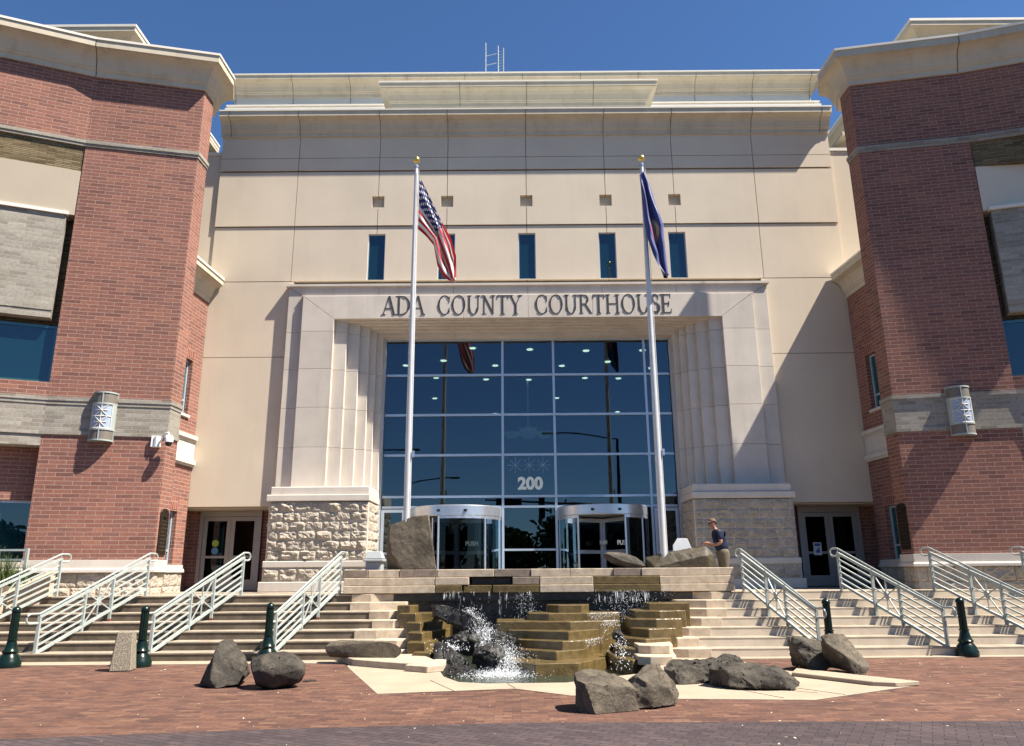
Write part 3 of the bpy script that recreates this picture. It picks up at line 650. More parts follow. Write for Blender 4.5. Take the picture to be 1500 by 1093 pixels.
for s in (-1, 1):
    P1, P2, PR, PL, lr, ll = frames(s); A1 = A1S[s]; A2 = A2S[s]; BX, BY = CX+2.87*cos(A1), CY-2.87*sin(A1); EX, EY = BX+6*cos(A2), BY-6*sin(A2)
    def plan(*names):
        D = dict(L=(LX, LY), K=(KX, KY), Q=(9.52, 20.3), R=(RX, RY), C=(CX, CY), B=(BX, BY), E=(EX, EY))
        pts = [(s*D[k][0], D[k][1]) for k in names]
        return pts if s > 0 else pts[::-1]
    wing = MB()
    wing.prism([(s*x, y) for x, y in ((CX, CY), (BX, BY), (BX+.1, BY+.95), (RX, RY))], 0, 15.2)
    wg = wing.build('brick_wing', M_BRICK, bld)
    # outer section in pieces round the recessed bay
    q = MB(); q.T = P2
    q.box(0, 6, -.4, 0, 12.98, 15.2).box(0, 6, -.5, 0, 5.93, 6.32).box(0, 6, -.9, -.5, 3.42, 5.0).box(0, 6, -.9, -.7, 0, 3.42)
    q.build('bay_brick', M_BRICK, wg)
    q = MB(); q.T = P2; q.box(0, 6, -.8, 0, 4.72, 5.02); q.build('bay_lintel', M_GBRICK, wg)
    q = MB(); q.T = P2; q.box(.02, 6, -.5, -.035, 12.2, 12.98); q.build('textured_band', M_BRBRICK, wg)
    a = tan(radians(11)) if s > 0 else .0
    q = MB(); q.T = P2
    i = [q._p(p) for p in ((.02, -.005, 10.9), (2.6, -.005-2.6*a*.98, 10.9), (2.6, -2.5, 10.9), (.02, -2.5, 10.9), (.02, -.005, 12.2), (2.6, -.005-2.6*a*.98, 12.2), (2.6, -2.5, 12.2), (.02, -2.5, 12.2))]
    for k in ((0,3,2,1),(4,5,6,7),(0,1,5,4),(1,2,6,5),(2,3,7,6),(3,0,4,7)): q.f.append([i[j] for j in k])
    q.build('cream_panel', M_CREAM if s < 0 else M_BEIGE, wg)  # left panel toned darker to offset its full sun, right kept brighter
    q = MB(); q.T = P2; q.box(.2, 6, -.35, -.0, 8.2, 10.86); sp = q.build('spandrel', M_GBRICK, wg)
    q = MB(); q.T = P2; q.box(.16, 6, -.4, .06, 10.87, 10.96); q.build('coping', M_WHITE, sp)
    q = MB(); q.T = P2; q.box(.2, 6, -.4, -.02, 8.0, 8.195); q.build('spandrel_lintel', M_GBRICK, sp)
    q = MB(); q.T = P2; q.box(0, 6, -.498, -.42, 6.3, 10.9); q.build('recess_back', M_BRBRICK, wg)
    window(wg, P2, 0.02, 5.9, 6.34, 7.85, vb=(2.0, 4.0), bars=(), dep=-.3, gm=M_WGLASS, fw=.07, fm=M_TGLASS)
    window(wg, P2, 0.02, 5.9, 1.97, 3.42, vb=(2.0, 4.0), dep=-.66, gm=M_WGLASS, fw=.06)
    bk = MB(); bk.prism([(s*x, y) for x, y in ((BX+.1, BY+.5), (EX, EY+.5), (EX, EY+1.0), (BX+.1, BY+.95))], 5.05, 15.2)
    bk.prism([(s*x, y) for x, y in ((BX+.1, BY+1.15), (EX, EY+1.2), (EX, 24), (BX+.1, 24))], 0, 9.0)
    bk.prism([(s*x, y) for x, y in ((EX-.05, EY+.0), (EX+.3, EY+.0), (EX+.3, EY+.9), (EX-.05, EY+.9))], 0, 15.2)
    bk.build('wing_back', M_BEIGE, wg)
    # stone and grey-brick bands
    MB().sweep(plan('R', 'C', 'B', 'E'), [(-.1, 5.0), (.035, 5.0), (.035, 5.1), (.012, 5.1), (.012, 5.76), (.03, 5.76), (.03, 5.85), (.05, 5.85), (.05, 5.95), (-.1, 5.95)], 1).build('grey_band', M_GBRICK, wg)
    MB().sweep(plan('R', 'C', 'B', 'E'), [(-.1, 12.95), (.03, 12.95), (.03, 13.03), (.055, 13.03), (.055, 13.13), (-.1, 13.13)], 1).build('grey_band', M_GBRICK, wg)
    MB().sweep(plan('R', 'C', 'B'), [(-.1, 1.69), (.10, 1.69), (.10, 1.75), (.07, 1.79), (.05, 1.79), (.05, 1.98), (-.1, 1.99)], 1).build('stone_cap', M_LIME, wg)
    MB().sweep(plan('B', 'E'), [(-.7, 1.69), (.10, 1.69), (.10, 1.75), (.07, 1.79), (.05, 1.79), (.05, 1.94), (-.7, 1.95)], 1).build('stone_cap', M_LIME, wg)
    rb = MB()
    rough_blocks(rb, P1, 0, 2.87, .3, 1.69, 4, .6, .07, 51+s)
    rough_blocks(rb, P2, 0, 5.8, .3, 1.69, 4, .6, .07, 61+s)
    rough_blocks(rb, PR, 0, lr, .95, 1.69, 2, .5, .06, 71+s)
    rough_blocks(rb, PL, 0, ll, .95, 1.69, 2, .5, .06, 81+s, n0=.02)
    rb.build('rock_face', M_ROUGH, wg)
    q = MB(); q.T = P2; q.box(0, 6, -.7, -.01, 0, 1.69); q.build('base_core', M_JOINT, wg)
    # cornice
    c_ = MB().sweep(plan('Q', 'R', 'C', 'B', 'E'), cprof(15.12, .5, 1.1), 1).build('cornice', M_CORN, wg)
    MB().sweep(plan('Q', 'R', 'C', 'B', 'E'), cap_prof(15.98, .5), 1).build('coping', M_WHITE, c_)
    sm = MB()
    pr = cprof(15.12, .5, 1.1)[1:-1]
    for (a_, b_), (c2, d2) in zip(pr, pr[1:]):
        m_ = tan((A2-A1)/2)
        p0 = P1(2.87+a_*m_*-1, a_+.004, b_); p1 = P1(2.87-c2*m_, c2+.004, d2); sm.bar(p0, p1, .016, .014)
    sm.build('joint', M_JOINT, c_)
    MB().prism([(s*x, y) for x, y in ((CX-.1, CY), (BX, BY), (EX, EY), (EX, EY+.98), (BX+.1, BY+.9), (RX, RY))], 15.3, 15.7).build('roof', M_PALE, wg)
    # link wall with two slit windows, stone panel and its own cornice
    q = MB(); q.T = PL; t = .35; u0, u1 = .4, 1.34
    W = [(6.08, 7.7), (1.85, 3.34)]
    q.box(0, u0, -t, 0, 1.69, 9.8).box(u1, ll, -t, 0, 1.69, 9.8).box(u0, u1, -t, 0, 1.69, 1.85).box(u0, u1, -t, 0, 3.34, 6.08).box(u0, u1, -t, 0, 7.7, 9.8)
    lk = q.build('link_wall', M_BRICK, bld)
    q = MB(); q.T = PL; q.box(0, ll+1.0, -t-.2, -t-.02, 0, 9.9); q.build('link_core', M_BRICK, lk)
    q = MB(); q.T = PL; q.box(u0, u1, -.0, .008, 7.74, 8.12).box(u0, u1, 0, .008, 3.38, 3.74); q.build('soldier_course', M_SOLDIER, lk)
    for z0, z1 in W:
        window(lk, PL, u0+.01, u1-.01, z0+.01, z1-.01, bars=(z0+.42,), dep=-.17, gm=M_TGLASS, fw=.055)
    q = MB(); q.T = PL; q.box(u0-.05, u1+.05, -.2, .06, 6.0, 6.08).box(u0-.05, u1+.05, -.2, .06, 1.76, 1.85); q.build('sill', M_LIME, lk)
    q = MB(); q.T = PL; q.box(.0, ll, -.1, .03, 4.82, 5.42); q.build('stone_panel', M_LIME, lk)
    q = MB(); q.T = PL; q.box(0, ll, -.1, .11, 5.42, 5.53).box(0, ll, -.1, .06, 5.36, 5.42).box(0, ll, -.1, .11, 4.7, 4.82).box(0, ll, -.1, .07, 4.64, 4.7); q.build('stone_ledge', M_LIME, lk)
    MB().sweep(plan('L', 'K'), [(-.1, 1.69), (.08, 1.69), (.08, 1.75), (.05, 1.79), (.03, 1.79), (.03, 1.89), (-.1, 1.89)], -1 if False else 1).build('stone_cap', M_LIME, lk)
    cl_ = MB().sweep(plan('L', 'K'), cprof(9.72, .42, .92), 1).build('cornice', M_CORN, lk)
    MB().sweep(plan('L', 'K'), cap_prof(10.43, .42), 1).build('coping', M_WHITE, cl_)
    MB().prism([(s*x, y) for x, y in ((KX+.02, KY), (LX+.02, LY), (LX+1.5, LY), (KX+1.0, KY))], 9.9, 10.3).build('roof', M_PALE, lk)
# ============================================================ FIXTURES ON THE WINGS
def wall_lamp(label, s):
    P1 = frames(s)[0]; o = thing('wall_lamp', label, 'wall lamp', P1(1.52, .005, 4.84), (A1S[s] if s < 0 else -A1S[s]), 'half-drum lamps on the brick wings')
    R_, H = .27, 1.24; fa, fb = pi, 2*pi
    def arc(r, z0, z1, a0, a1, th=.012, n=14):
        m = MB(); m.lathe([(r, z0), (r+th, z0), (r+th, z1), (r, z1), (r, z0)], n, (0, 0, 0), a0, a1); return m
    bp = MB().box(-R_-.01, R_+.01, -.03, .0, 0, H).build('backplate', M_STEEL, o)
    fr = arc(R_, 0, .035, fa, fb, .02)
    for z0, z1 in ((.27, .31), (.92, .955), (1.205, 1.24)):
        m = arc(R_, z0, z1, fa, fb, .02); n0 = len(fr.v); fr.v += m.v; fr.f += [[i+n0 for i in k] for k in m.f]
    for a in (1.03, 1.5, 1.97):
        for z0, z1 in ((.03, .27), (.95, 1.21)):
            x, y = R_*cos(a*pi), R_*sin(a*pi); fr.bar((x*1.03, y*1.03, z0), (x*1.03, y*1.03, z1), .022)
    for a0, a1 in ((1.03, 1.2), (1.8, 1.97)):
        m = arc(R_, .31, .92, a0*pi, a1*pi, .016, 5); n0 = len(fr.v); fr.v += m.v; fr.f += [[i+n0 for i in k] for k in m.f]
    fr.build('frame', M_STEEL, o)
    g = MB()
    for z0, z1 in ((.035, .27), (.955, 1.205)):
        m = arc(R_-.004, z0, z1, fa, fb, .006); n0 = len(g.v); g.v += m.v; g.f += [[i+n0 for i in k] for k in m.f]
    g.build('mesh_screen', M_MESH, o)
    arc(R_-.01, .31, .92, 1.2*pi, 1.8*pi, .006, 10).build('diffuser', M_DIFF, o)
    st = MB()
    for cz in (.465, .765):
        for k in range(8):
            a = k*pi/4; n = 4; L = .145 if k % 2 == 0 else .2
            pts = []
            for i in range(n+1):
                d = L*i/n; th = 1.5*pi+d*cos(a)/R_; pts.append(((R_+.006)*cos(th), (R_+.006)*sin(th), cz+d*sin(a)))
            st.tube(pts, .008, 5)
        th = 1.5*pi; st.lathe([(.001, -.012), (.03, -.012), (.03, .012), (.001, .012)], 10, (0, -(R_+.006), cz))
    for z in (.315, .615, .915):
        pts = [((R_+.006)*cos(a*pi), (R_+.006)*sin(a*pi), z) for a in [1.2+.06*i for i in range(11)]]; st.tube(pts, .009, 5)
    for a in (1.2, 1.8): st.tube([((R_+.006)*cos(a*pi), (R_+.006)*sin(a*pi), .31), ((R_+.006)*cos(a*pi), (R_+.006)*sin(a*pi), .92)], .01, 5)
    st.build('star_grille', M_WHITE, o)
    return o
M_MESH = mat('lamp_mesh', (.17, .15, .125), .6, .2, var=.1, scale=20)
M_DIFF = mat('lamp_diffuser', (.30, .36, .46), .4, var=.1)
wall_lamp('half-drum metal lamp with star grille on the left brick wing', -1)
wall_lamp('half-drum metal lamp with star grille on the right brick wing', 1)
for s in (-1, 1):
    PR = frames(s)[2]
    m = MB(); m.T = lambda x, y, z, PR=PR: PR(.09+x, .0-y, z)
    pts = [(0, 2.1), (.42, 2.1), (.42, 3.1)]+[(.21+.21*cos(pi*i/10), 3.1+.14*sin(pi*i/10)) for i in range(1, 10)]+[(0, 3.1)]
    m.prismy(pts, -.035, -.002)
    o = m.build('plaque', M_BRONZE, None, bevel=.006)
    tag(o, 'dark bronze arched plaque beside the slit window of the %s brick wing' % ('left' if s < 0 else 'right'), 'plaque', 'bronze plaques')
    m = MB(); m.T = lambda x, y, z, PR=PR: PR(.09+x, -y, z)
    for k in range(9): m.box(.06, .36 - (k % 3)*.03, -.04, -.034, 2.2+k*.09, 2.225+k*.09)
    m.lathe([(.001, 0), (.06, 0), (.06, .004), (.001, .004)], 12, (.21, -.04, 3.03))
    m.build('raised_print', mat('worn_bronze', (.09, .07, .045), .4, .5), o)
P1 = frames(-1)[0]
o = thing('security_camera', 'white security camera on a wall bracket at the left brick corner', 'camera', P1(.12, .005, 4.72), A1)
MB().box(-.22, .0, -.10, -.0, .02, .3).build('junction_box', M_WPAINT, o, bevel=.008)
MB().box(-.13, -.09, -.125, -.10, .03, .29).build('clip', M_PLASTG, o)
MB().tube([(0, -.08, .14), (.06, -.14, .26), (.13, -.2, .36), (.2, -.23, .37), (.24, -.24, .32)], .022, 8).build('arm', M_WPAINT, o, smooth=True)
MB().lathe([(.001, .30), (.06, .3), (.09, .27), (.105, .2), (.105, .13), (.09, .115), (.001, .115)], 20, (.24, -.24, 0)).build('housing', M_WPAINT, o, smooth=True)
MB().lathe([(.085, .115), (.08, .07), (.05, .035), (.001, .02)], 18, (.24, -.24, 0)).build('dome', M_BLACK, o, smooth=True)
# roof antennas
for k, (x, h_, lb_) in enumerate(((-1.5, 1.62, 'tall white whip antenna on the roof, leftmost of the two'), (-.98, 1.5, 'slim lattice mast antenna on the roof beside the white whip antenna'))):
    o = thing('roof_antenna', lb_, 'antenna', (x, 27.3, 20.35))
    MB().tube([(0, 0, 0), (0, 0, 2.85 if k == 0 else 2.7)], [.025, .018], 8).build('mast', M_STEEL, o)
    if k == 1:
        MB().tube([(.22, 0, 0), (.22, 0, 2.6)], .02, 6).build('side_mast', M_STEEL, o)
        m = MB()
        for z in [i*.14 for i in range(1, 18)]: m.bar((0, 0, z), (.22, 0, z+.07), .007)
        m.build('lattice', M_STEEL, o)
    else:
        m = MB(); m.bar((0, 0, 1.75), (.5, .02, 1.9), .018); m.bar((0, 0, 2.2), (.5, .02, 2.35), .018); m.build('strut', M_STEEL, o)
# ============================================================ GROUND
PADO = [(-4.2, 15.0), (-3.47, 14.4), (-2.39, 11.23), (-.49, 11.62), (.26, 10.95), (1.6, 10.62), (3.35, 10.45), (5.22, 11.62), (4.15, 13.15), (3.6, 15.05)]
BAS = [(-1.74, 13.58), (-1.63, 12.97), (-1.35, 12.35), (-.9, 12.15), (.29, 12.2), (.95, 12.75), (1.7, 13.3), (2.1, 14.3), (2.3, 15.0), (3.2, 18.6), (-3.4, 18.6), (-2.4, 15.2), (-1.9, 14.56)]
STR = [(-30, 4.6), (-9, 7.87), (-5.77, 8.42), (-3.24, 8.83), (-.45, 9.1), (5.04, 8.98), (30, 8.6)]
big = [(-700, -700), (700, -700), (700, 900), (-700, 900)]
m = MB(); m.sheet(big, [[(-29, -6), (29, -6), (29, 23), (-29, 23)]], -.012); struct(m.build('road', M_ASPH, recalc=False))
m = MB(); m.sheet(STR+[(30, 22.9), (-30, 22.9)], [PADO[:0]+[(-3.6, 15.03), (-3.47, 14.4), (-2.39, 11.23), (-.49, 11.62), (.26, 10.95), (1.6, 10.62), (3.35, 10.45), (5.22, 11.62), (4.15, 13.15), (3.6, 15.03), (3.6, 18.65), (-3.6, 18.65)]], 0.0); struct(m.build('brick_pavement', M_PAVER, recalc=False))
m = MB(); m.sheet([(-30, -6.5), (30, -6.5)]+STR[::-1], [], 0.0); struct(m.build('plum_paver_strip', M_PAVERG, recalc=False))
m = MB(); m.sheet([(-3.6, 15.03), (-3.47, 14.4), (-2.39, 11.23), (-.49, 11.62), (.26, 10.95), (1.6, 10.62), (3.35, 10.45), (5.22, 11.62), (4.15, 13.15), (3.6, 15.03), (3.6, 18.63), (-3.6, 18.63)], [BAS], .006)
n = len(BAS)
for k in range(n): a, b = BAS[k], BAS[(k+1) % n]; m.face([(*a, .006), (*b, .006), (*b, -.5), (*a, -.5)])
struct(m.build('concrete_apron', M_PAD, recalc=False))
m = MB()
for a, b in (((-1.8, 12.55), (-1.35, 11.43)), ((-.6, 12.1), (-.49, 11.66)), ((2.9, 11.55), (3.6, 11.0)), ((1.9, 12.9), (3.0, 10.6)), ((3.1, 12.0), (3.9, 10.85))):
    m.bar((*a, .0085), (*b, .0085), .012, .003)
struct(m.build('apron_joint', M_JOINT))
for s in (-1, 1):
    m = MB(); m.box(*sorted((s*3.62, s*20)), 14.98 if s < 0 else 15.2, 15.6, -.1, .012); struct(m.build('stone_kerb', M_PAD))
m = MB().prism([(4.15, 13.2), (5.3, 11.62), (4.62, 11.42), (3.7, 12.35)], -.05, .006); 
kb = MB().prism([(4.12, 13.25), (5.3, 11.62), (4.9, 11.50), (4.62, 11.62), (3.86, 12.72)], .007, .065); tag(kb.build('pool_kerb', M_PAD, bevel=.008), 'low cream kerb with a sharp point at the right tip of the fountain apron', 'kerb')
struct(MB().prism(BAS, -.62, -.5).build('basin_floor', M_WETD))
w_ = MB(); bx = [i*.12 for i in range(-30, 30)]
w_.sheet(BAS, [], -.17); struct(w_.build('water', M_WATER, recalc=False))
# manhole cover
o = MB().lathe([(.001, .012), (.1, .012), (.11, .004), (.11, .001)], 24, (-3.68, 12.6, 0)).build('drain_cover', M_BRONZE); tag(o, 'small round metal drain cover in the red pavers by the boulders', 'drain cover')
# scattered debris
m = MB(); rnd = random.Random(3)
for i in range(230):
    x = rnd.uniform(-7.5, 8); y = rnd.uniform(7.6, 14.6)
    if rnd.random() < .35: y = rnd.uniform(14, 15.2)
    if -3.6 < x < 5.3 and y > 10.4: z = .008
    else: z = .002
    if -1.9 < x < 2.3 and y > 11.9: continue
    a = rnd.uniform(0, pi); l = rnd.uniform(.006, .02) * (1.5 if rnd.random() < .1 else 1); w2 = l*rnd.uniform(.4, .8)
    c, s_ = cos(a), sin(a)
    m.face([(x-l*c, y-l*s_, z), (x+w2*s_, y-w2*c, z+.004), (x+l*c, y+l*s_, z+rnd.uniform(0, .01)), (x-w2*s_, y+w2*c, z+.003)])
o = stuff(m.build('fallen_petals', mat('pale_litter', (.5, .46, .36), .8), recalc=False)); tag(o, 'pale specks of leaf litter scattered over the pavers', 'litter')
# ============================================================ STAIRS
D0, T_, RS = 15.5, .425, .165
EL_ = [-2.35, -2.44, -2.56, -2.63, -2.8, -2.93, -3.05]; ER_ = [2.16, 2.3, 2.54, 2.75, 3.0, 3.13, 3.3]
for s in (-1, 1):
    st = wthing('stone_stairs', 'broad flight of stone steps climbing to the doors %s of the fountain' % ('left' if s < 0 else 'right'), 'stairs', (s*8, D0, 0), 0, 'entrance stairs')
    rnd = random.Random(5+s)
    for k in range(1, 8):
        y = D0+T_*(k-1); z1 = RS*k; z0 = 0.0 if k < 2 else RS*(k-1)-.05
        xe = abs((EL_ if s < 0 else ER_)[k-1]); xm = xe+rnd.uniform(.75, 1.25)
        yb = D0+T_*k+.05 if k < 7 else 23.0
        xo = 15.5
        m = MB(); m.box(*sorted((s*xm, s*xo)), y-(.012 if s < 0 else .003), yb, z1-.03, z1)
        so_ = m.build('step', M_STEP, st, bevel=.004)
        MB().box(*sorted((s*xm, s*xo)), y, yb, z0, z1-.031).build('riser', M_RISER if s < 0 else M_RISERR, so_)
        # travertine end block, its nose splayed towards the pool
        y2 = y-.02+rnd.uniform(-.05, .02); ye = y+rnd.uniform(.1, .2)
        poly = [(s*xm, y-.02), (s*(xm-.45), y2-.02), (s*xe, ye), (s*(xe-.04), ye+.5), (s*(xe+.05), yb+.3 if k < 7 else 18.4), (s*xm, yb)]
        m = MB().prism([(s*(xm-.004), y-.03)]+poly[1:-1]+[(s*(xm-.004), max(yb, ye+.5))], z0+.005, z1+.003)
        m.build('end_block', M_TRAV, st, bevel=.008)
m = MB().prism([(-1.95, 14.45), (-1.86, 13.95), (-2.15, 13.75), (-2.75, 14.1), (-3.4, 14.55), (-3.9, 15.4), (-2.3, 15.4)], .0, .12)
tag(m.build('end_kerb', M_TRAV, bevel=.01), 'low travertine kerb block curling round the left corner of the pool', 'kerb')
m = MB().prism([(-1.72, 14.5), (-1.7, 13.62), (-1.95, 13.45), (-2.35, 13.7), (-2.2, 14.1), (-1.9, 14.55)], .006, .11)
tag(m.build('end_kerb', M_TRAV, bevel=.01), 'grey capped kerb block at the left edge of the water', 'kerb')
for i, (x0, x1, y0, z0, z1) in enumerate(((1.72, 2.42, 14.3, 0, .15), (1.8, 2.45, 14.72, .15, .30))):
    m = MB().prism([(x0, y0+.12), (x0+.2, y0), (x1-.1, y0+.02), (x1, y0+.2), (x1+.1, y0+1), (x0, y0+.9)], z0, z1)
    tag(m.build('corner_block', M_TRAV, bevel=.01), ('lower' if i == 0 else 'upper')+' travertine block at the right corner of the cascade', 'stone block')
# plaza slab behind the pool, up to the lobby
struct(MB().box(-4.9, 4.9, 19.2, 22.8, .9, PZ-.006).build('plaza', M_STEP))
# ============================================================ FOUNTAIN
fo = wthing('fountain', 'stone cascade fountain with stacked slab rim and brown wet terraces', 'fountain', (0, 15, -.17))
def tpoly(pts, yb, xl=None, xr=None):
    return list(pts)+[(xr if xr is not None else pts[-1][0]+.02, yb), (xl if xl is not None else pts[0][0]-.02, yb)]
TM = {}
cen = [ # z, front polyline
 (.04, [(-.56, 15.0), (-.13, 14.35), (.66, 14.45), (1.25, 15.35)]),
 (.195, [(-.42, 15.45), (.28, 14.85), (.83, 15.25), (1.12, 16.0)]),
 (.35, [(-.42, 15.7), (.41, 15.1), (.82, 15.3), (1.25, 16.2)]),
 (.505, [(-.62, 16.0), (.55, 15.4), (1.27, 16.1), (1.55, 16.6)]),
 (.66, [(-.85, 16.1), (.62, 15.85), (1.25, 16.05), (1.6, 16.35)]),
 (.80, [(-.2, 16.45), (.2, 16.2), (1.0, 16.25), (1.7, 16.5)]),
 (.95, [(.22, 16.9), (.42, 16.5), (.92, 16.5), (1.1, 16.9)])]
for k, (z, pl) in enumerate(cen):
    MB().prism(tpoly(pl, 17.05), -.5, z).build('terrace', M_WET, fo, bevel=.012)
rgt = [(.08, [(1.38, 14.75), (1.62, 14.45), (2.0, 14.8)]), (.225, [(1.5, 15.1), (1.9, 14.85), (2.3, 15.1)]), (.37, [(1.68, 15.55), (2.0, 15.2), (2.55, 15.5)]),
 (.53, [(1.85, 15.95), (2.12, 15.55), (2.7, 15.75)]), (.69, [(1.85, 16.1), (2.35, 15.95), (2.9, 16.1)]), (.83, [(2.0, 16.4), (2.5, 16.3), (3.05, 16.4)]), (.97, [(2.35, 16.7), (3.2, 16.66)])]
for z, pl in rgt: MB().prism(tpoly(pl, 17.3, xr=min(pl[-1][0]+.15, 3.2)), -.5, z).build('terrace', M_WET, fo, bevel=.012)
LR = {.95: -2.62, .80: -2.45, .64: -2.3, .48: -2.2, .33: -2.1, .18: -1.95, .03: -1.85}
lft = [(.95, [(-3.0, 17.0), (-2.72, 16.95), (-2.6, 17.1)]), (.80, [(-2.9, 16.7), (-2.2, 16.6), (-2.1, 16.8)]), (.64, [(-2.7, 16.3), (-1.9, 16.2), (-1.7, 16.5)]), (.48, [(-2.6, 15.8), (-1.9, 15.7), (-1.75, 16.0)]), (.33, [(-2.55, 15.4), (-1.6, 15.3), (-1.4, 15.7)]), (.18, [(-2.4, 15.05), (-1.7, 14.95), (-1.2, 15.4)]), (.03, [(-2.1, 14.7), (-1.6, 14.6), (-1.0, 15.0)])]
for z, pl in lft:
    pl = [pl[0], (LR[z]-.1, pl[1][1]), (LR[z], pl[2][1]), (LR[.03], 16.95)] if z < .9 else pl; MB().prism(tpoly(pl, 17.3), -.5, z).build('terrace', M_WET, fo, bevel=.012)
bw = MB()
for i in range(5): bw.box(-3.9, 4.1, 18.3+.02*(i % 2), 18.6, -.5+.322*i+.004, -.5+.322*(i+1))
bw.build('back_wall', M_WETD, fo)
def slabrow(z0, z1, items, y=18.05):
    for x0, x1, mt, dy in items:
        MB().box(x0+.004, x1-.004, y+dy, 19.3 if dy < .2 else 18.7, z0+.004, z1-.004).build('rim_slab', mt, fo, bevel=.01)
ZR = (1.17, 1.345, 1.52, 1.70)
slabrow(ZR[2], ZR[3], [(-4.42, -3.85, M_TRAVD, .0), (-3.85, -3.13, M_TRAV, .01), (-3.13, -2.26, M_TRAVD, .0), (-2.26, -.95, M_TRAV, .0), (-.95, -.1, M_TRAVD, .02), (-.1, .8, M_TRAV, .0), (.8, 1.3, M_TRAV, .0), (1.3, 1.8, M_TRAV, .05), (1.8, 2.45, M_TRAVD, .02), (2.45, 4.58, M_TRAV, .0)])
slabrow(ZR[1], ZR[2], [(-4.4, -2.3, M_TRAV, -.03), (-2.3, -1.52, M_TRAV, -.04), (-1.5, -.55, M_WETD, .4), (-.53, .1, M_TRAVD, -.02), (.1, 1.33, M_TRAV, -.03), (1.33, 2.85, M_WET, -.02), (2.85, 4.57, M_TRAV, -.03)])
slabrow(ZR[0], ZR[1], [(-4.39, -2.3, M_TRAV, -.06), (-2.3, -1.68, M_WET, -.06), (-1.65, -1.0, M_WET, -.03), (-.98, .1, M_WET, -.05), (.1, 1.33, M_TRAV, -.06), (1.33, 2.85, M_WET, -.06), (2.85, 4.56, M_TRAV, -.06)])
MB().box(-4.3, 4.5, 18.12, 19.2, 1.0, 1.17).build('rim_core', M_WETD, fo)
MB().box(-4.3, 4.5, 18.7, 18.9, 1.0, 1.68).build('rim_back', M_TRAVD, fo)
# ---- falling water, droplets and foam
rnd = random.Random(12)
dp = MB()
def drop(x, y, z, r_):
    a = rnd.uniform(0, 6); c, s_ = cos(a)*r_, sin(a)*r_
    p = [(x+c, y+s_, z-r_*.6), (x-s_, y+c, z-r_*.5), (x-c*.8, y-s_*.9, z+.0), (x, y, z+r_*1.4)]
    i = [dp._p(q_) for q_ in p]
    for q_ in ((0, 1, 2), (0, 1, 3), (1, 2, 3), (2, 0, 3)): dp.f.append([i[k] for k in q_])
for i in range(900):      # right-hand curtain of separate drops
    x = rnd.gauss(2.1, .42); z = rnd.uniform(.5, 1.2) if rnd.random() < .8 else rnd.uniform(.3, .8)
    drop(x, 17.85+rnd.uniform(-.15, .1), z, rnd.uniform(.003, .0075))
for i in range(260): drop(rnd.gauss(-.25, .16), 17.9+rnd.uniform(-.08, .05), rnd.uniform(.6, 1.18), rnd.uniform(.003, .007))
for i in range(3200):     # spray where the water hits the rocks, running down to the right
    t = rnd.random()**.75; x = -1.42+.98*t+rnd.gauss(0, .07+.09*t); z = .93-.93*t**.8+rnd.gauss(0, .05+.05*t); y = 16.3-1.6*t+rnd.gauss(0, .1)
    drop(x, y, max(-.15, z), rnd.uniform(.003, .008))
for i in range(2200):     # foam in the pool below
    drop(rnd.gauss(-.75, .3), rnd.gauss(14.35, .22), -.165+abs(rnd.gauss(0, .05)), rnd.uniform(.003, .009))
for i in range(420): drop(rnd.gauss(-1.75, .15), rnd.gauss(15.1, .15), .2+abs(rnd.gauss(0, .07)), rnd.uniform(.004, .012))
for i in range(900):      # thin sheets breaking over the right side of the terraces
    k = rnd.randrange(2, 6); z, pl = cen[k]; a, b = pl[2], pl[3]; t = rnd.random()
    drop(a[0]+(b[0]-a[0])*t+rnd.gauss(.04, .04), a[1]+(b[1]-a[1])*t-.03, z-rnd.random()**2*.13, rnd.uniform(.003, .008))
for i in range(260): drop(rnd.gauss(1.45, .07), rnd.gauss(14.9, .4), rnd.uniform(-.1, .45), rnd.uniform(.004, .013))
o = stuff(dp.build('splashing_drops', M_FOAM, recalc=False)); tag(o, 'white splashing drops and foam over the cascade rocks', 'spray')
fl = MB()
for x, w_2, y in ((-1.72, .03, 17.88), (-1.42, .05, 17.9), (-1.24, .035, 17.9), (-1.05, .03, 17.9), (-.8, .05, 17.9), (-.68, .03, 17.9), (-.3, .05, 17.92), (-.12, .04, 17.92)):
    n = 14; zt = 1.2; zb = .55 if x > -.9 else .75; L = []; Rr = []
    for i in range(n+1):
        z = zt-(zt-zb)*i/n; ww = w_2*(1-.45*i/n)*(1+.35*noise.noise(Vector((x*9, z*6, 0)))); xx = x+.02*noise.noise(Vector((x, z*3, 4)))
        L.append(fl._p((xx-ww, y-.05*(i/n)**.5, z))); Rr.append(fl._p((xx+ww, y-.05*(i/n)**.5-.01, z)))
    for i in range(n): fl.f.append([L[i], Rr[i], Rr[i+1], L[i+1]])
for x0, x1, z0, z1 in ((1.35, 2.6, 1.2, .98), (-2.1, -1.6, 1.2, 1.06)):
    n = 30
    for i in range(n):
        a = x0+(x1-x0)*i/n; b = a+(x1-x0)/n*.6; fl.face([(a, 17.96, z0+.02), (b, 17.96, z0+.02), (b, 17.93, z1-.1*rnd.random()), (a, 17.93, z1)])
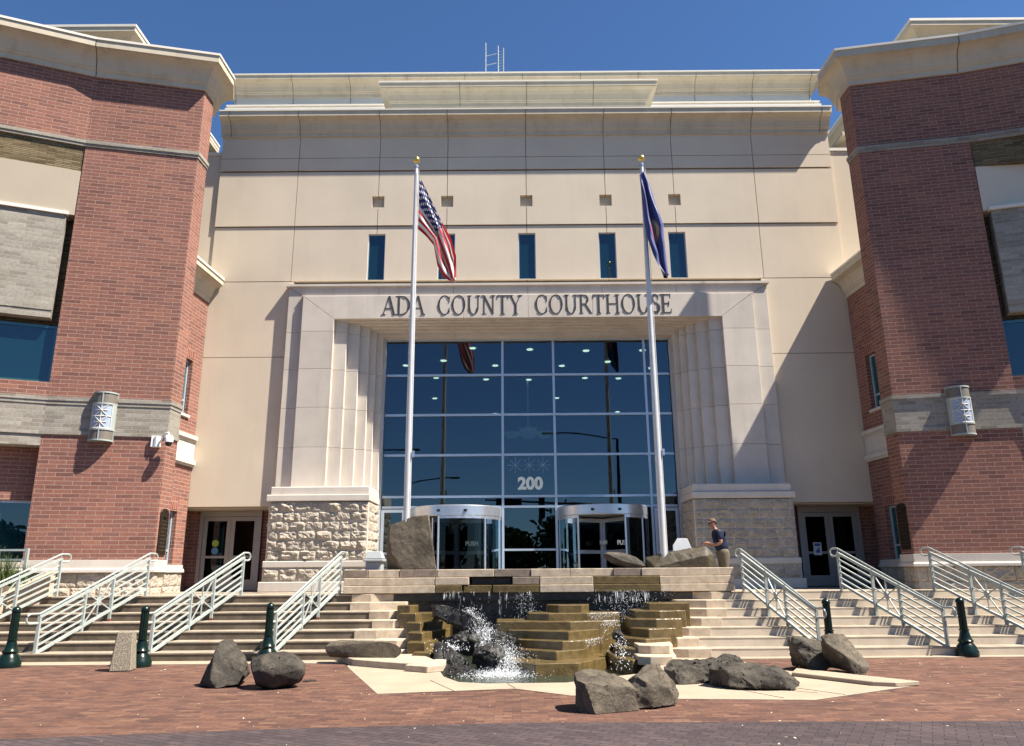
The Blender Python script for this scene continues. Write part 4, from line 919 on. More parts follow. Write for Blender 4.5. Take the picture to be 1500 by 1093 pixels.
for q_, (wd, zo, yo) in enumerate(((.16, .03, 0), (.24, .0, .05), (.12, .06, -.04), (.3, -.03, .1))):
    rows = []; n, mm = 40, 14
    for i in range(n+1):
        t = i/n; cx = -1.5+1.0*t+.05*sin(t*9+q_); cz = .88-.98*t**.85+zo+.05*noise.noise(Vector((t*7, q_, 0))); cy = 16.2-1.65*t+yo; row = []
        for j in range(mm+1):
            e = (j/mm-.5)*2; ww = wd*(.6+.9*t)
            row.append(fl._p((cx+e*ww, cy-.02+.05*noise.noise(Vector((e*3, t*9, q_))), cz-.10*e*e+.05*noise.noise(Vector((e*4, t*12, q_+5)))+e*-.03)))
        rows.append(row)
    for i in range(n):
        for j in range(mm): fl.f.append([rows[i][j], rows[i][j+1], rows[i+1][j+1], rows[i+1][j]])
o = stuff(fl.build('falling_water', M_FALL, recalc=False)); tag(o, 'thin threads of water falling from the slab rim', 'water')
# ============================================================ ROCKS
FAR = lambda pts, k=1.064: [tuple(Vector((-.5, 0, 1.6))+(Vector(p)-Vector((-.5, 0, 1.6)))*k) for p in pts]
def rock(name, label, pts, m, amp=.03, seed=1, cuts=3, bev=.04, freq=3.0, cat='boulder', group=None, fine=.35, crack=.8):
    bm = bmesh.new()
    for p in pts: bm.verts.new(p)
    res = bmesh.ops.convex_hull(bm, input=bm.verts)
    junk = [g for g in res['geom_interior'] if isinstance(g, bmesh.types.BMVert)]
    if junk: bmesh.ops.delete(bm, geom=junk, context='VERTS')
    bmesh.ops.dissolve_limit(bm, angle_limit=radians(4), verts=bm.verts, edges=bm.edges)
    bmesh.ops.bevel(bm, geom=list(bm.edges), offset=bev*.55, segments=1, profile=.5, affect='EDGES', clamp_overlap=True)
    bmesh.ops.triangulate(bm, faces=bm.faces)
    L = max((max(v.co[i] for v in bm.verts)-min(v.co[i] for v in bm.verts)) for i in range(3))
    for _ in range(6):
        es = [e for e in bm.edges if e.calc_length() > L/26]
        if not es: break
        bmesh.ops.subdivide_edges(bm, edges=es, cuts=1, use_grid_fill=False); bmesh.ops.triangulate(bm, faces=[f_ for f_ in bm.faces if len(f_.verts) > 3])
    bm.normal_update()
    for v in bm.verts:
        q_ = v.co*freq+Vector((seed*7.3, seed*1.7, 0))
        d = noise.noise(q_)*.5+(abs(noise.noise(q_*1.9))-.25)*.7+noise.noise(q_*4.5)*fine+noise.noise(q_*10)*fine*.45
        dd, pp = noise.voronoi(v.co*(4.2/L)+Vector((seed*3.1, 0, 0))+Vector((noise.noise(q_), noise.noise(q_+Vector((5, 0, 0))), noise.noise(q_+Vector((0, 5, 0)))))*.35)
        d += crack*1.5*(noise.cell(Vector(pp[0])*7.7)-.5)*min(1, (dd[1]-dd[0])/.16)-crack*.9*max(0, .07-(dd[1]-dd[0]))/.07
        v.co += v.normal*d*amp
    me = bpy.data.meshes.new(name); bm.to_mesh(me); bm.free(); me.materials.append(m)
    for p in me.polygons: p.use_smooth = True
    me.set_sharp_from_angle(angle=radians(22))
    o = bpy.data.objects.new(name, me); C.objects.link(o)
    return tag(o, label, cat, group)
G_ = 'boulders around the fountain'
# a: pointed boulder left
rock('boulder', 'pointed angular boulder standing left of the round boulder on the pavers', [(-5.22, 12.1, 0), (-5.15, 12.45, .02), (-5.05, 12.25, .5), (-4.98, 12.2, .64), (-4.85, 12.35, .66), (-4.6, 12.3, .42), (-4.5, 12.25, .18), (-4.55, 12.0, .05), (-4.85, 11.85, 0), (-5.0, 12.0, .42), (-4.65, 12.7, .1), (-5.1, 12.6, .2), (-4.55, 12.05, .2), (-4.95, 11.88, .12)], M_ROCK, .014, 3, bev=.012, group=G_, crack=.5)
# b: rounded boulder
rb_ = []
for i in range(60):
    a, b_ = rnd.uniform(0, 2*pi), rnd.uniform(-1.2, 1.4); rb_.append((-4.02+.46*cos(a)*cos(b_), 11.95+.36*sin(a)*cos(b_), .235+.265*sin(b_)))
rock('boulder', 'smooth rounded brown boulder resting on the pavers', rb_, M_ROCK, .02, 5, bev=.02, freq=2.2, group=G_, fine=.2, crack=.25)
# c: log-like slab with a flat oval face, lying on the step kerb
ov = [(-2.93+.39*cos(a), 14.72-.05*cos(a), .235+.17*sin(a)) for a in [2*pi*i/16 for i in range(16)]]
bk_ = [(-3.72+.3*cos(a), 15.02+.1*cos(a), .27+.15*sin(a)) for a in [2*pi*i/11 for i in range(11)]]+[(-4.02, 15.1, .24), (-3.95, 15.05, .12), (-3.98, 15.15, .36)]
rock('boulder', 'long boulder with a flat oval face lying at the foot of the left steps', ov+bk_, M_ROCKT, .008, 7, bev=.02, group=G_, crack=.1)
# f: big front boulder in two lobes
rock('boulder', 'big grey angular boulder at the front edge, left end cut square', [(.22, 9.72, 0), (.24, 9.7, .36), (.33, 9.6, .34), (.45, 9.55, .0), (.25, 10.1, .40), (.45, 10.2, .44), (.62, 10.15, .42), (.9, 9.95, .32), (1.0, 9.78, .0), (.95, 9.8, .25), (.3, 10.3, .05), (.95, 10.4, .1)], M_ROCKT, .016, 9, bev=.012, group=G_, crack=.6)
rock('boulder', 'big grey boulder with a humped top joined to the square-cut one', [(.86, 9.82, 0), (.85, 9.95, .3), (.98, 9.9, .4), (1.15, 10.05, .5), (1.3, 10.1, .5), (1.5, 10.2, .3), (1.58, 10.25, .14), (1.52, 10.12, .02), (1.2, 9.85, .02), (1.1, 9.83, .3), (1.5, 10.5, .1), (1.0, 10.5, .15), (1.4, 10.0, .22)], M_ROCKT, .017, 11, bev=.015, group=G_, crack=.6)
# g, h
rock('boulder', 'low rough boulder on the apron behind the big grey pair', [(1.68, 12.1, .02), (1.7, 12.2, .24), (1.9, 12.3, .32), (2.3, 12.3, .34), (2.6, 12.4, .36), (2.9, 12.5, .3), (3.0, 12.3, .1), (2.4, 11.95, 0), (1.9, 11.85, 0), (1.85, 11.95, .2), (2.4, 12.1, .3), (2.5, 12.8, .1)], M_ROCK, .03, 13, bev=.03, group=G_)
rock('boulder', 'long flat dark boulder lying across the right side of the apron', [(2.3, 11.7, .02), (2.28, 11.65, .28), (2.45, 11.85, .33), (2.9, 11.75, .33), (3.3, 11.6, .3), (3.5, 11.45, .17), (3.53, 11.35, .08), (3.35, 11.2, .0), (2.9, 11.2, .02), (2.5, 11.35, .04), (2.5, 11.4, .26), (3.2, 11.25, .2), (3.0, 12.1, .1), (2.4, 12.0, .1)], M_ROCK, .03, 15, bev=.03, group=G_)
rock('boulder', 'small rounded boulder showing behind the long flat dark one', [(2.6, 12.9, 0), (2.65, 12.95, .25), (2.9, 13.0, .34), (3.15, 13.0, .3), (3.2, 12.9, .1), (3.1, 12.7, 0), (2.8, 12.65, .0), (2.9, 13.3, .1)], M_ROCK, .02, 16, bev=.03, group=G_)
# i, j
rock('boulder', 'upright dark boulder at the foot of the right steps leaning on its neighbour', [(4.15, 13.6, .3), (4.12, 13.5, .5), (4.2, 13.45, .55), (4.55, 13.5, .5), (4.72, 13.4, .45), (4.78, 13.2, .1), (4.4, 13.1, .0), (4.3, 13.15, .1), (4.3, 14.0, 0), (4.7, 13.8, .1), (4.5, 13.15, .3)], M_ROCK, .025, 17, bev=.03, group=G_)
rock('boulder', 'tilted tan boulder with smooth flat face at the foot of the right steps', [(4.5, 13.05, .58), (4.62, 13.0, .62), (4.9, 13.1, .6), (5.12, 13.05, .3), (5.2, 12.95, .15), (5.0, 12.7, .0), (4.85, 12.72, .02), (4.75, 12.75, .3), (4.5, 12.85, .48), (4.95, 13.5, .1), (4.6, 13.4, .1), (5.1, 12.75, .12), (4.98, 12.72, .15)], M_ROCKT, .012, 19, bev=.012, group=G_, crack=.4)
# standing slab and boulders on the rim
rock('boulder', 'tall upright tan slab boulder standing on the left of the slab rim', FAR([(-3.33, 17.5, 2.62), (-3.27, 17.3, 2.66), (-2.75, 17.25, 2.85), (-2.42, 17.25, 2.88), (-2.38, 17.3, 2.88), (-2.2, 17.2, 1.7), (-2.25, 17.6, 1.7), (-2.45, 17.6, 2.85), (-2.95, 17.2, 1.7), (-3.2, 17.22, 2.05), (-3.26, 17.25, 2.3), (-3.38, 17.7, 2.35), (-3.36, 17.7, 1.7), (-2.6, 17.75, 1.7), (-3.0, 17.65, 2.75)]), M_ROCKT, .014, 23, bev=.015, group=G_, crack=.2)
rock('boulder', 'smooth oval boulder on the rim beside the right flagpole', FAR([(1.7+.5*cos(a)*cos(b_)+.3, 17.45+.3*sin(a)*cos(b_), 1.84-.12*cos(a)*cos(b_)+.17*sin(b_)) for a, b_ in [(rnd.uniform(0, 6.28), rnd.uniform(-1.3, 1.4)) for _ in range(60)]]), M_ROCK, .010, 25, bev=.02, group=G_, crack=.15)
rock('boulder', 'long brown wet boulder on the right of the rim, its right end cut white', FAR([(2.45, 17.3, 1.7), (2.42, 17.35, 1.92), (2.8, 17.3, 2.0), (3.3, 17.35, 2.04), (3.72, 17.4, 2.17), (3.8, 17.35, 2.16), (3.95, 17.3, 1.98), (4.0, 17.25, 1.7), (3.8, 17.15, 1.7), (2.6, 17.15, 1.7), (2.6, 17.9, 1.72), (3.8, 17.9, 1.75), (3.75, 17.16, 1.95)]), mat('brown_wet_rock', (.045, .034, .018), .5, var=.4, scale=6, bump=.5), .014, 27, bev=.015, group=G_, crack=.4)
# rocks inside the cascade
G2 = 'rocks inside the cascade'
rock('cascade_rock', 'tilted dark slab rock under the falling water', [(-2.2, 16.45, .72), (-2.24, 16.4, .98), (-2.08, 16.2, 1.0), (-1.75, 16.05, .97), (-1.35, 15.85, .8), (-1.12, 15.75, .62), (-1.1, 15.7, .44), (-1.35, 15.8, .45), (-2.0, 16.1, .70), (-1.3, 16.4, .75), (-2.0, 16.9, .95), (-2.1, 16.1, .78)], M_ROCKD, .022, 31, bev=.02, group=G2)
rock('cascade_rock', 'grey wedge rock at the left edge of the pool', [(-2.05, 15.1, .05), (-2.0, 15.0, .35), (-1.85, 14.95, .4), (-1.6, 14.8, .22), (-1.3, 14.6, .05), (-1.15, 14.4, -.1), (-1.2, 14.3, -.3), (-1.8, 14.5, -.3), (-1.95, 14.7, .0), (-1.5, 15.3, .1)], M_ROCKD, .025, 33, bev=.03, group=G2)
rock('cascade_rock', 'round wet rock in the white foam', [(-.95+.36*cos(a)*cos(b_), 15.0+.3*sin(a)*cos(b_), .05+.27*sin(b_)) for a, b_ in [(rnd.uniform(0, 6.28), rnd.uniform(-1.3, 1.4)) for _ in range(40)]], M_ROCKD, .03, 35, bev=.02, group=G2)
rock('cascade_rock', 'dark rock behind the foam, below the tilted slab', [(-1.5+.42*cos(a)*cos(b_), 15.6+.3*sin(a)*cos(b_), .28+.25*sin(b_)) for a, b_ in [(rnd.uniform(0, 6.28), rnd.uniform(-1.3, 1.4)) for _ in range(30)]], M_ROCKD, .04, 37, bev=.02, group=G2)
rock('cascade_rock', 'small dark rock in the middle of the splashing water', [(-.75+.3*cos(a)*cos(b_), 15.45+.25*sin(a)*cos(b_), .33+.18*sin(b_)) for a, b_ in [(rnd.uniform(0, 6.28), rnd.uniform(-1.3, 1.4)) for _ in range(30)]], M_ROCKD, .04, 39, bev=.02, group=G2)
rock('cascade_rock', 'fist-sized pale rock in the gap right of the terraces', [(1.5+.13*cos(a)*cos(b_), 15.35+.12*sin(a)*cos(b_), .44+.12*sin(b_)) for a, b_ in [(rnd.uniform(0, 6.28), rnd.uniform(-1.3, 1.4)) for _ in range(30)]], M_ROCK, .02, 41, bev=.02, group=G2)
# ============================================================ RAILINGS
def railing(label, xt, xb, s, yt=18.1, yb=15.55, zt=PZ, zb=.0, hl=.92):
    """slanted stair rail: posts, top rail, bars, star panel, round handrail with looped ends"""
    d = Vector((xb-xt, yb-yt, zb-zt)); top = Vector((xt, yt, zt))
    o = wthing('stair_railing', label, 'railing', (xb, yb, zb), 0, 'stair railings')
    P = lambda t, h: tuple(top+d*t+Vector((0, 0, h)))
    lo = .16
    po_ = MB()
    ts = (0, .36, .62, 1)
    pm = []
    for t in ts:
        foot = PZ if t == 0 else max(0, math.floor((zt+d.z*t)/RS+.25)*RS)
        foot = min(foot, zt+d.z*t+.1) if t < 1 else 0
        m = MB(); m.bar((P(t, 0)[0], P(t, 0)[1], foot), P(t, hl-.06), .055); m.build('post', M_STEEL, o)
        mm = MB(); q_ = P(t, 0); mm.box(q_[0]-.035, q_[0]+.035, q_[1]-.035, q_[1]+.035, foot, foot+.05)
        if s < 0 and t > 0: mm.build('rusty_foot', M_RUST, o)
    m = MB(); m.bar(P(0, hl-.08), P(1, hl-.08), .06, .05); m.build('top_rail', M_STEEL, o)
    m = MB(); m.bar(P(0, lo), P(1, lo), .06, .05); m.build('bottom_rail', M_STEEL, o)
    n = 4
    for i in range(1, n+1):
        h = lo+(hl-.08-lo)*i/(n+1)
        for a, b in ((0, ts[1]), (ts[2], 1)):
            m = MB(); m.bar(P(a+.01, h), P(b-.01, h), .03); m.build('bar', M_STEEL, o)
    tc_, hc = (ts[1]+ts[2])/2, lo+(hl-.08-lo)/2
    m = MB()
    for tt, hh in ((ts[1], lo), (ts[2], lo), (ts[1], hl-.08), (ts[2], hl-.08), (tc_, lo), (tc_, hl-.08), (ts[1], hc), (ts[2], hc)):
        m.bar(P(tc_, hc), P(tt, hh), .022)
    c = P(tc_, hc); e1 = d.normalized()*.07; e2 = Vector((0, 0, .07))
    nn = Vector((1, 0, 0))*.014
    ps = [Vector(c)+e1*cos(a)+e2*sin(a)*1.2 for a in [2*pi*i/10 for i in range(10)]]
    m.face([p+nn for p in ps]); m.face([p-nn for p in ps][::-1])
    for i in range(10): m.face([ps[i]+nn, ps[(i+1) % 10]+nn, ps[(i+1) % 10]-nn, ps[i]-nn])
    m.build('star_panel', M_STEEL, o)
    # round handrail
    H = hl+.03; dn = Vector((d.x, d.y, 0)).normalized()
    a = Vector(P(0, H)); b = Vector(P(1, H-.05))
    pts = []
    u_ = Vector(P(0, H))-dn*.16; 
    for k in range(8): an = pi*k/7; pts.append(u_+Vector((0, 0, -.085))+Vector((0, 0, -.085))*cos(an)*1.0+(-dn)*.085*sin(an))
    pts = [Vector(P(0, H))+Vector((0, 0, -.17))-dn*.02]+pts
    pts += [a, b]
    v_ = b+dn*.2
    pts += [v_+Vector((0, 0, -.0))]
    for k in range(1, 8): an = pi*k/7; pts.append(v_+Vector((0, 0, -.09))+Vector((0, 0, .09))*cos(an)+dn*.09*sin(an))
    pts.append(b+Vector((0, 0, -.18))+dn*.02)
    MB().tube(pts, .021, 8).build('handrail', M_STEEL, o, smooth=True)
    m = MB()
    for t in ts: m.tube([P(t, hl-.08), P(t, H-.02*t)], .011, 6)
    m.build('bracket', M_STEEL, o)
    return o
M_STEEL_L = M_STEEL
railing('leftmost stair railing, cut by the left edge of the photo', -11.0, -11.95, -1)
railing('second stair railing from the left edge, behind the aggregate post', -8.95, -9.78, -1)
railing('third stair railing from the left edge, below the left double doors', -6.76, -7.55, -1)
railing('stair railing next to the left side of the fountain', -4.5, -5.15, -1)
railing('stair railing next to the right side of the fountain', 4.78, 5.42, 1)
railing('second stair railing right of the fountain, below the right double doors', 7.03, 7.9, 1)
railing('third stair railing right of the fountain, in front of the right brick wing', 9.16, 10.05, 1)
railing('rightmost stair railing at the right edge of the photo', 11.3, 12.3, 1)
# ramp rail, planter wall and grasses, far left
o = thing('ramp_railing', 'level steel ramp railing in front of the planting at far left', 'railing', (-11.75, 18.0, 1.5))
for x in (0, -1.5): MB().bar((x, 0, 0), (x, -.12*(-x), .74), .06).build('post', M_STEEL, o)
for h in (.70, .48, .3, .12): MB().bar((0, 0, h), (-3, -.35, h-.0), .045 if h > .6 else .03).build('bar', M_STEEL, o)
m = MB(); q0 = [(-11.22, 18.35), (-12.2, 15.7), (-12.42, 15.78), (-11.44, 18.43)]; zt = [1.72, .5, .5, 1.72]
i0 = [m._p((x, y, 0)) for x, y in q0]+[m._p((q0[k][0], q0[k][1], zt[k])) for k in range(4)]
for k in ((0,1,5,4),(1,2,6,5),(2,3,7,6),(3,0,4,7),(4,5,6,7),(3,2,1,0)): m.f.append([i0[j] for j in k])
o = m.build('cheek_wall', M_TRAV, bevel=.01); tag(o, 'pale sloping cheek wall beside the leftmost stair railing', 'wall')
m = MB(); m.prism([(-16, 17.0), (-11.95, 17.0), (-11.5, 18.4), (-12, 18.38), (-16, 16.95)], 0, 1.40); struct(m.build('planting_bed', M_BARK))
def grass(x, y, z, n, h, seed, label):
    g = MB(); rd_ = random.Random(seed)
    for i in range(n):
        a = rd_.uniform(0, 2*pi); b = rd_.uniform(.1, .5); L = h*rd_.uniform(.6, 1.1); x0, y0 = x+rd_.gauss(0, .09), y+rd_.gauss(0, .06); pw = rd_.uniform(.006, .012)
        pv = None
        for k in range(6):
            t = k/5; xx = x0+cos(a)*L*b*t*t; yy = y0+sin(a)*L*b*t*t; zz = z+L*(t-.25*b*t*t); ww = pw*(1-t*.9)
            cur = (g._p((xx-ww*sin(a), yy+ww*cos(a), zz)), g._p((xx+ww*sin(a), yy-ww*cos(a), zz)))
            if pv: g.f.append([pv[0], pv[1], cur[1], cur[0]])
            pv = cur
    o = g.build('ornamental_grass', M_GRASSG, recalc=False); tag(o, label, 'grass clump', 'ornamental grasses behind the ramp rail')
for i, (x, y, h) in enumerate(((-12.0, 17.75, .75), (-12.5, 17.7, .95), (-13.0, 17.5, .9), (-11.75, 17.9, .5), (-12.2, 17.6, .55), (-12.8, 17.35, .55))):
    grass(x, y, 1.4, 170, h, i, ['short spiky grass clump right behind the ramp rail post', 'tallest ornamental grass clump in front of the low window', 'grass clump at the very left edge of the photo', 'low green clump nearest the brick pier', 'low clump spilling over the pale wall', 'low leafy clump at the left edge over the pale wall'][i])
# ============================================================ BOLLARDS
def bollard(x, y, label, z=0.0, prev=None):
    if prev: o = copy_tree(prev); o.location = (x, y, z); o['label'] = label; return o
    o = thing('bollard', label, 'bollard', (x, y, z), 0, 'fluted green bollards')
    MB().lathe([(.001, 0), (.2, 0), (.205, .03), (.2, .1), (.185, .12), (.175, .17), (.12, .24), (.135, .26), (.14, .28), (.115, .31), (.1, .36), (.085, .42), (.078, .46), (.095, .475), (.095, .49), (.001, .49)], 32).build('base', M_GREEN, o, smooth=True)
    m = MB(); prof = [(.072, .49), (.070, .98)]; n = 48; rings = []
    for r_, z_ in prof: rings.append([m._p((r_*(1-.13*(k % 4 in (1, 2)))*cos(2*pi*k/n), r_*(1-.13*(k % 4 in (1, 2)))*sin(2*pi*k/n), z_)) for k in range(n)])
    for k in range(n): m.f.append([rings[0][k], rings[0][(k+1) % n], rings[1][(k+1) % n], rings[1][k]])
    m.build('fluted_shaft', M_GREEN, o)
    MB().lathe([(.078, .975), (.082, .985), (.082, 1.0), (.07, 1.03), (.05, 1.055), (.02, 1.07), (.001, 1.072)], 28).build('cap', M_GREEN, o, smooth=True)
    return o
b0 = bollard(-9.76, 14.76, 'green bollard at the far left edge of the photo')
bollard(-7.33, 14.7, 'green bollard standing behind the aggregate concrete post', prev=b0)
bollard(-5.2, 15.3, 'green bollard half hidden by the pointed boulder and round boulder', 0.012, prev=b0)
bollard(5.55, 15.35, 'green bollard behind the two tilted boulders at right', 0.012, prev=b0)
bollard(8.15, 15.36, 'green bollard fully visible at the foot of the right steps', 0.012, prev=b0)
m = MB()
q0 = [(-.22, -.2), (.2, -.2), (.22, .18), (-.2, .2)]
i0 = [m._p((x, y, 0)) for x, y in q0]+[m._p((x*.72, y*.72, .66)) for x, y in q0]
for k in ((0,1,5,4),(1,2,6,5),(2,3,7,6),(3,0,4,7),(4,5,6,7),(3,2,1,0)): m.f.append([i0[j] for j in k])
o = m.build('aggregate_post', M_AGG, bevel=.02); o.scale = (.86, .9, 1); o.location = (-7.36, 14.15, 0); o.rotation_euler = (0, 0, .25); tag(o, 'squat tapered exposed-aggregate concrete post on the pavers', 'concrete post')
# bin by the left pedestal, white box behind the rim
o = thing('litter_bin', 'grey lidded bin beside the left rock-faced pedestal', 'bin', (-3.98, 19.6, PZ))
MB().box(-.2, .2, -.2, .2, 0, .75).build('body', M_PLASTG, o, bevel=.02)
m = MB(); m.box(-.25, .25, -.25, .25, .75, .81); i0 = [m._p(p) for p in ((-.23,-.23,.82),(.23,-.23,.82),(.23,.23,.82),(-.23,.23,.82),(-.16,-.16,1.0),(.16,-.16,1.0),(.16,.16,1.0),(-.16,.16,1.0))]
for k in ((0,1,5,4),(1,2,6,5),(2,3,7,6),(3,0,4,7),(4,5,6,7),(3,2,1,0)): m.f.append([i0[j] for j in k])
m.build('lid', M_PLASTG, o, bevel=.01)
o = thing('sandwich_sign', 'white clipped-corner sign panel propped behind the long brown boulder', 'sign', (3.62, 18.9, PZ+.25))
m = MB().prismy([(-.24, .62), (.36, .62), (.42, .72), (.2, .76), (.12, .98), (-.12, .99), (-.24, .82)], -.02, .02).build('panel', M_WPAINT, o, bevel=.004)
MB().box(-.18, -.12, .02, .07, -.23, .7).box(.12, .18, .02, .07, -.23, .7).build('stand', M_STEEL, o)
# ============================================================ FLAGPOLES AND FLAGS
def flagpole(x, label):
    o = thing('flagpole', label, 'flagpole', (x, 18.45, PZ), 0, 'flagpoles at the entrance')
    pts = [(0, 0, z) for z in (0, 2, 4, 6, 8, 9.6, 11.15)]
    MB().tube(pts, [.084, .084, .08, .072, .062, .054, .046], 24).build('mast', M_POLE, o, smooth=True)
    MB().lathe([(.16, 0), (.16, .05), (.12, .08), (.001, .08)], 24).build('base_collar', M_ALU, o)
    MB().lathe([(.06, 11.1), (.065, 11.15), (.02, 11.2), (.02, 11.26), (.001, 11.26)], 16).build('truck', M_ALU, o)
    MB().lathe([(.001, 11.24)]+[(.095*sin(pi*i/12), 11.335-.095*cos(pi*i/12)) for i in range(1, 12)]+[(.001, 11.43)], 24).build('finial', M_GOLD, o, smooth=True)
    MB().tube([(.085, -.06, .6), (.075, -.06, 11.0)], .006, 5).build('halyard', M_WPAINT, o)
    MB().box(.1, .15, -.08, -.03, 3.2, 3.36).build('cleat', M_ALU, o)
    return o
flagpole(-3.05, 'silver flagpole carrying the striped national flag, left of the entrance')
flagpole(3.06, 'silver flagpole carrying the blue flag, right of the entrance')
def flag_mat_us():
    m, ns, ls, b = new_mat('stars_and_stripes'); uv = N(ns, 'ShaderNodeUVMap'); sp = N(ns, 'ShaderNodeSeparateXYZ'); ls.new(uv.outputs[0], sp.inputs[0])
    def mth(op, a, b_=None, c=None):
        n = N(ns, 'ShaderNodeMath', operation=op)
        for i, v in enumerate((a, b_, c)):
            if v is None: continue
            if hasattr(v, 'links'): ls.new(v, n.inputs[i])
            else: n.inputs[i].default_value = v
        return n.outputs[0]
    U, V = sp.outputs[0], sp.outputs[1]
    red = mth('LESS_THAN', mth('MODULO', mth('MULTIPLY', V, 13.0), 2.0), 1.0)
    c = mixc(ns, ls, red, (.72, .70, .66), (.42, .018, .03))
    can = mth('MULTIPLY', mth('LESS_THAN', U, .4), mth('GREATER_THAN', V, 6/13))
    # 5 + 4 staggered rows of stars
    su = mth('MULTIPLY', U, 11/.4*1.0); sv = mth('MULTIPLY', mth('SUBTRACT', V, 6/13), 9/(7/13))
    iu, iv = mth('FLOOR', su), mth('FLOOR', sv)
    par = mth('LESS_THAN', mth('MODULO', mth('ADD', iu, iv), 2.0), .5)
    fu, fv = mth('SUBTRACT', mth('FRACT', su), .5), mth('SUBTRACT', mth('FRACT', sv), .5)
    dd = mth('ADD', mth('MULTIPLY', fu, fu), mth('MULTIPLY', fv, fv))
    star = mth('MULTIPLY', mth('LESS_THAN', dd, .14), par)
    cc = mixc(ns, ls, star, (.012, .02, .11), (.72, .7, .68))
    c = mixc(ns, ls, can, c, cc); ls.new(c, b.inputs['Base Color']); b.inputs['Roughness'].default_value = .7
    tr = N(ns, 'ShaderNodeBsdfTranslucent'); ls.new(c, tr.inputs[0]); mx = N(ns, 'ShaderNodeMixShader'); mx.inputs[0].default_value = .3
    ls.new(b.outputs[0], mx.inputs[1]); ls.new(tr.outputs[0], mx.inputs[2]); ls.new(mx.outputs[0], ns['Material Output'].inputs[0])
    return m
def flag_mat_blue():
    m, ns, ls, b = new_mat('blue_flag_cloth'); uv = N(ns, 'ShaderNodeUVMap')
    def disc(cx, cy, rx, ry):
        mp = N(ns, 'ShaderNodeMapping'); mp.inputs['Location'].default_value = (-cx/rx, -cy/ry, 0); mp.inputs['Scale'].default_value = (1/rx, 1/ry, 1); ls.new(uv.outputs[0], mp.inputs[0])
        ln = N(ns, 'ShaderNodeVectorMath', operation='LENGTH'); ls.new(mp.outputs[0], ln.inputs[0]); q_ = N(ns, 'ShaderNodeMath', operation='LESS_THAN'); ls.new(ln.outputs[1], q_.inputs[0]); q_.inputs[1].default_value = 1; return q_.outputs[0]
    nz = N(ns, 'ShaderNodeTexVoronoi', i_Scale=18.0); ls.new(uv.outputs[0], nz.inputs['Vector'])
    c = (.012, .02, .15)
    c = mixc(ns, ls, disc(.5, .5, .13, .2), c, (.2, .15, .06)); inner = mixc(ns, ls, .5, (.10, .08, .08), nz.outputs['Color'])
    c = mixc(ns, ls, disc(.5, .5, .11, .17), c, inner); c = mixc(ns, ls, disc(.5, .52, .035, .06), c, (.25, .2, .18))
    c = mixc(ns, ls, disc(.5, .24, .12, .04), c, (.4, .03, .04))
    ls.new(c, b.inputs['Base Color']); b.inputs['Roughness'].default_value = .45; b.inputs['Sheen Weight'].default_value = .3
    return m
def flag(name, label, x0, top, bot, mt, folds, seed, yoff=.0):
    """top/bot: hanging edges as (dx, z) polylines from the hoist; cloth folds wave in depth"""
    def ev(pl, t):
        t *= len(pl)-1; i = min(int(t), len(pl)-2); f_ = t-i; return (pl[i][0]*(1-f_)+pl[i+1][0]*f_, pl[i][1]*(1-f_)+pl[i+1][1]*f_)
    nu, nv = 60, 40; me = bpy.data.meshes.new(name); vs, uvs, fs = [], [], []
    for i in range(nu+1):
        for j in range(nv+1):
            U, V = i/nu, j/nv; a, b = ev(top, U), ev(bot, U)
            x = a[0]*V+b[0]*(1-V); z = a[1]*V+b[1]*(1-V)
            ph = V*folds*2*pi+U*3+seed
            amp = .13*min(1, U*2.5)
            y = amp*sin(ph)+.05*noise.noise(Vector((U*5, V*5, seed)))
            x += .06*min(1, U*3)*cos(ph*1.0)*U
            vs.append((x0+x, 18.45-.03+yoff+y, z)); uvs.append((U, V))
    for i in range(nu):
        for j in range(nv): k = i*(nv+1)+j; fs.append((k, k+nv+1, k+nv+2, k+1))
    me.from_pydata(vs, [], fs); l = me.uv_layers.new(name='UVMap')
    for p in me.polygons:
        p.use_smooth = True
        for li in p.loop_indices: l.data[li].uv = uvs[me.loops[li].vertex_index]
    me.materials.append(mt); o = bpy.data.objects.new(name, me); C.objects.link(o); return tag(o, label, 'flag')
flag('national_flag', 'red, white and blue stars and stripes flag drooping from the left pole', -3.05, [(.09, 11.98), (.42, 11.3), (.75, 10.6), (1.0, 10.1), (1.12, 9.6), (1.1, 9.0)], [(.09, 10.42), (.3, 10.25), (.52, 10.0), (.65, 9.4), (.8, 9.1), (.98, 8.92)], flag_mat_us(), 2.2, 1)
flag('state_flag', 'dark blue flag with a round seal hanging limp from the right pole', 3.06, [(.02, 12.02), (.17, 11.55), (.3, 11.0), (.46, 10.5), (.46, 10.1), (.48, 9.6), (.46, 9.05)], [(-.1, 11.9), (-.06, 11.2), (-.02, 10.5), (.04, 10.0), (.14, 9.6), (.24, 9.25), (.42, 8.95)], flag_mat_blue(), 1.6, 2, -.12)
# ============================================================ PERSON
def skin(name, verts, edges, rad, m, parent=None, sub=2, smooth=True):
    me = bpy.data.meshes.new(name); me.from_pydata(verts, edges, []); o = bpy.data.objects.new(name, me); C.objects.link(o)
    md = o.modifiers.new('s', 'SKIN'); md.use_smooth_shade = True
    for i, v in enumerate(me.skin_vertices[0].data):
        r_ = rad[i]; v.radius = (r_, r_) if not isinstance(r_, tuple) else r_; v.use_root = (i == 0)
    sb = o.modifiers.new('u', 'SUBSURF'); sb.levels = sub; sb.render_levels = sub
    bpy.context.view_layer.update()
    m2 = bpy.data.meshes.new_from_object(o.evaluated_get(bpy.context.evaluated_depsgraph_get()))
    bpy.data.objects.remove(o); o = bpy.data.objects.new(name, m2); C.objects.link(o); m2.name = name
    m2.materials.clear(); m2.materials.append(m)
    for p in m2.polygons: p.use_smooth = True
    if parent: o.parent = parent
    return o
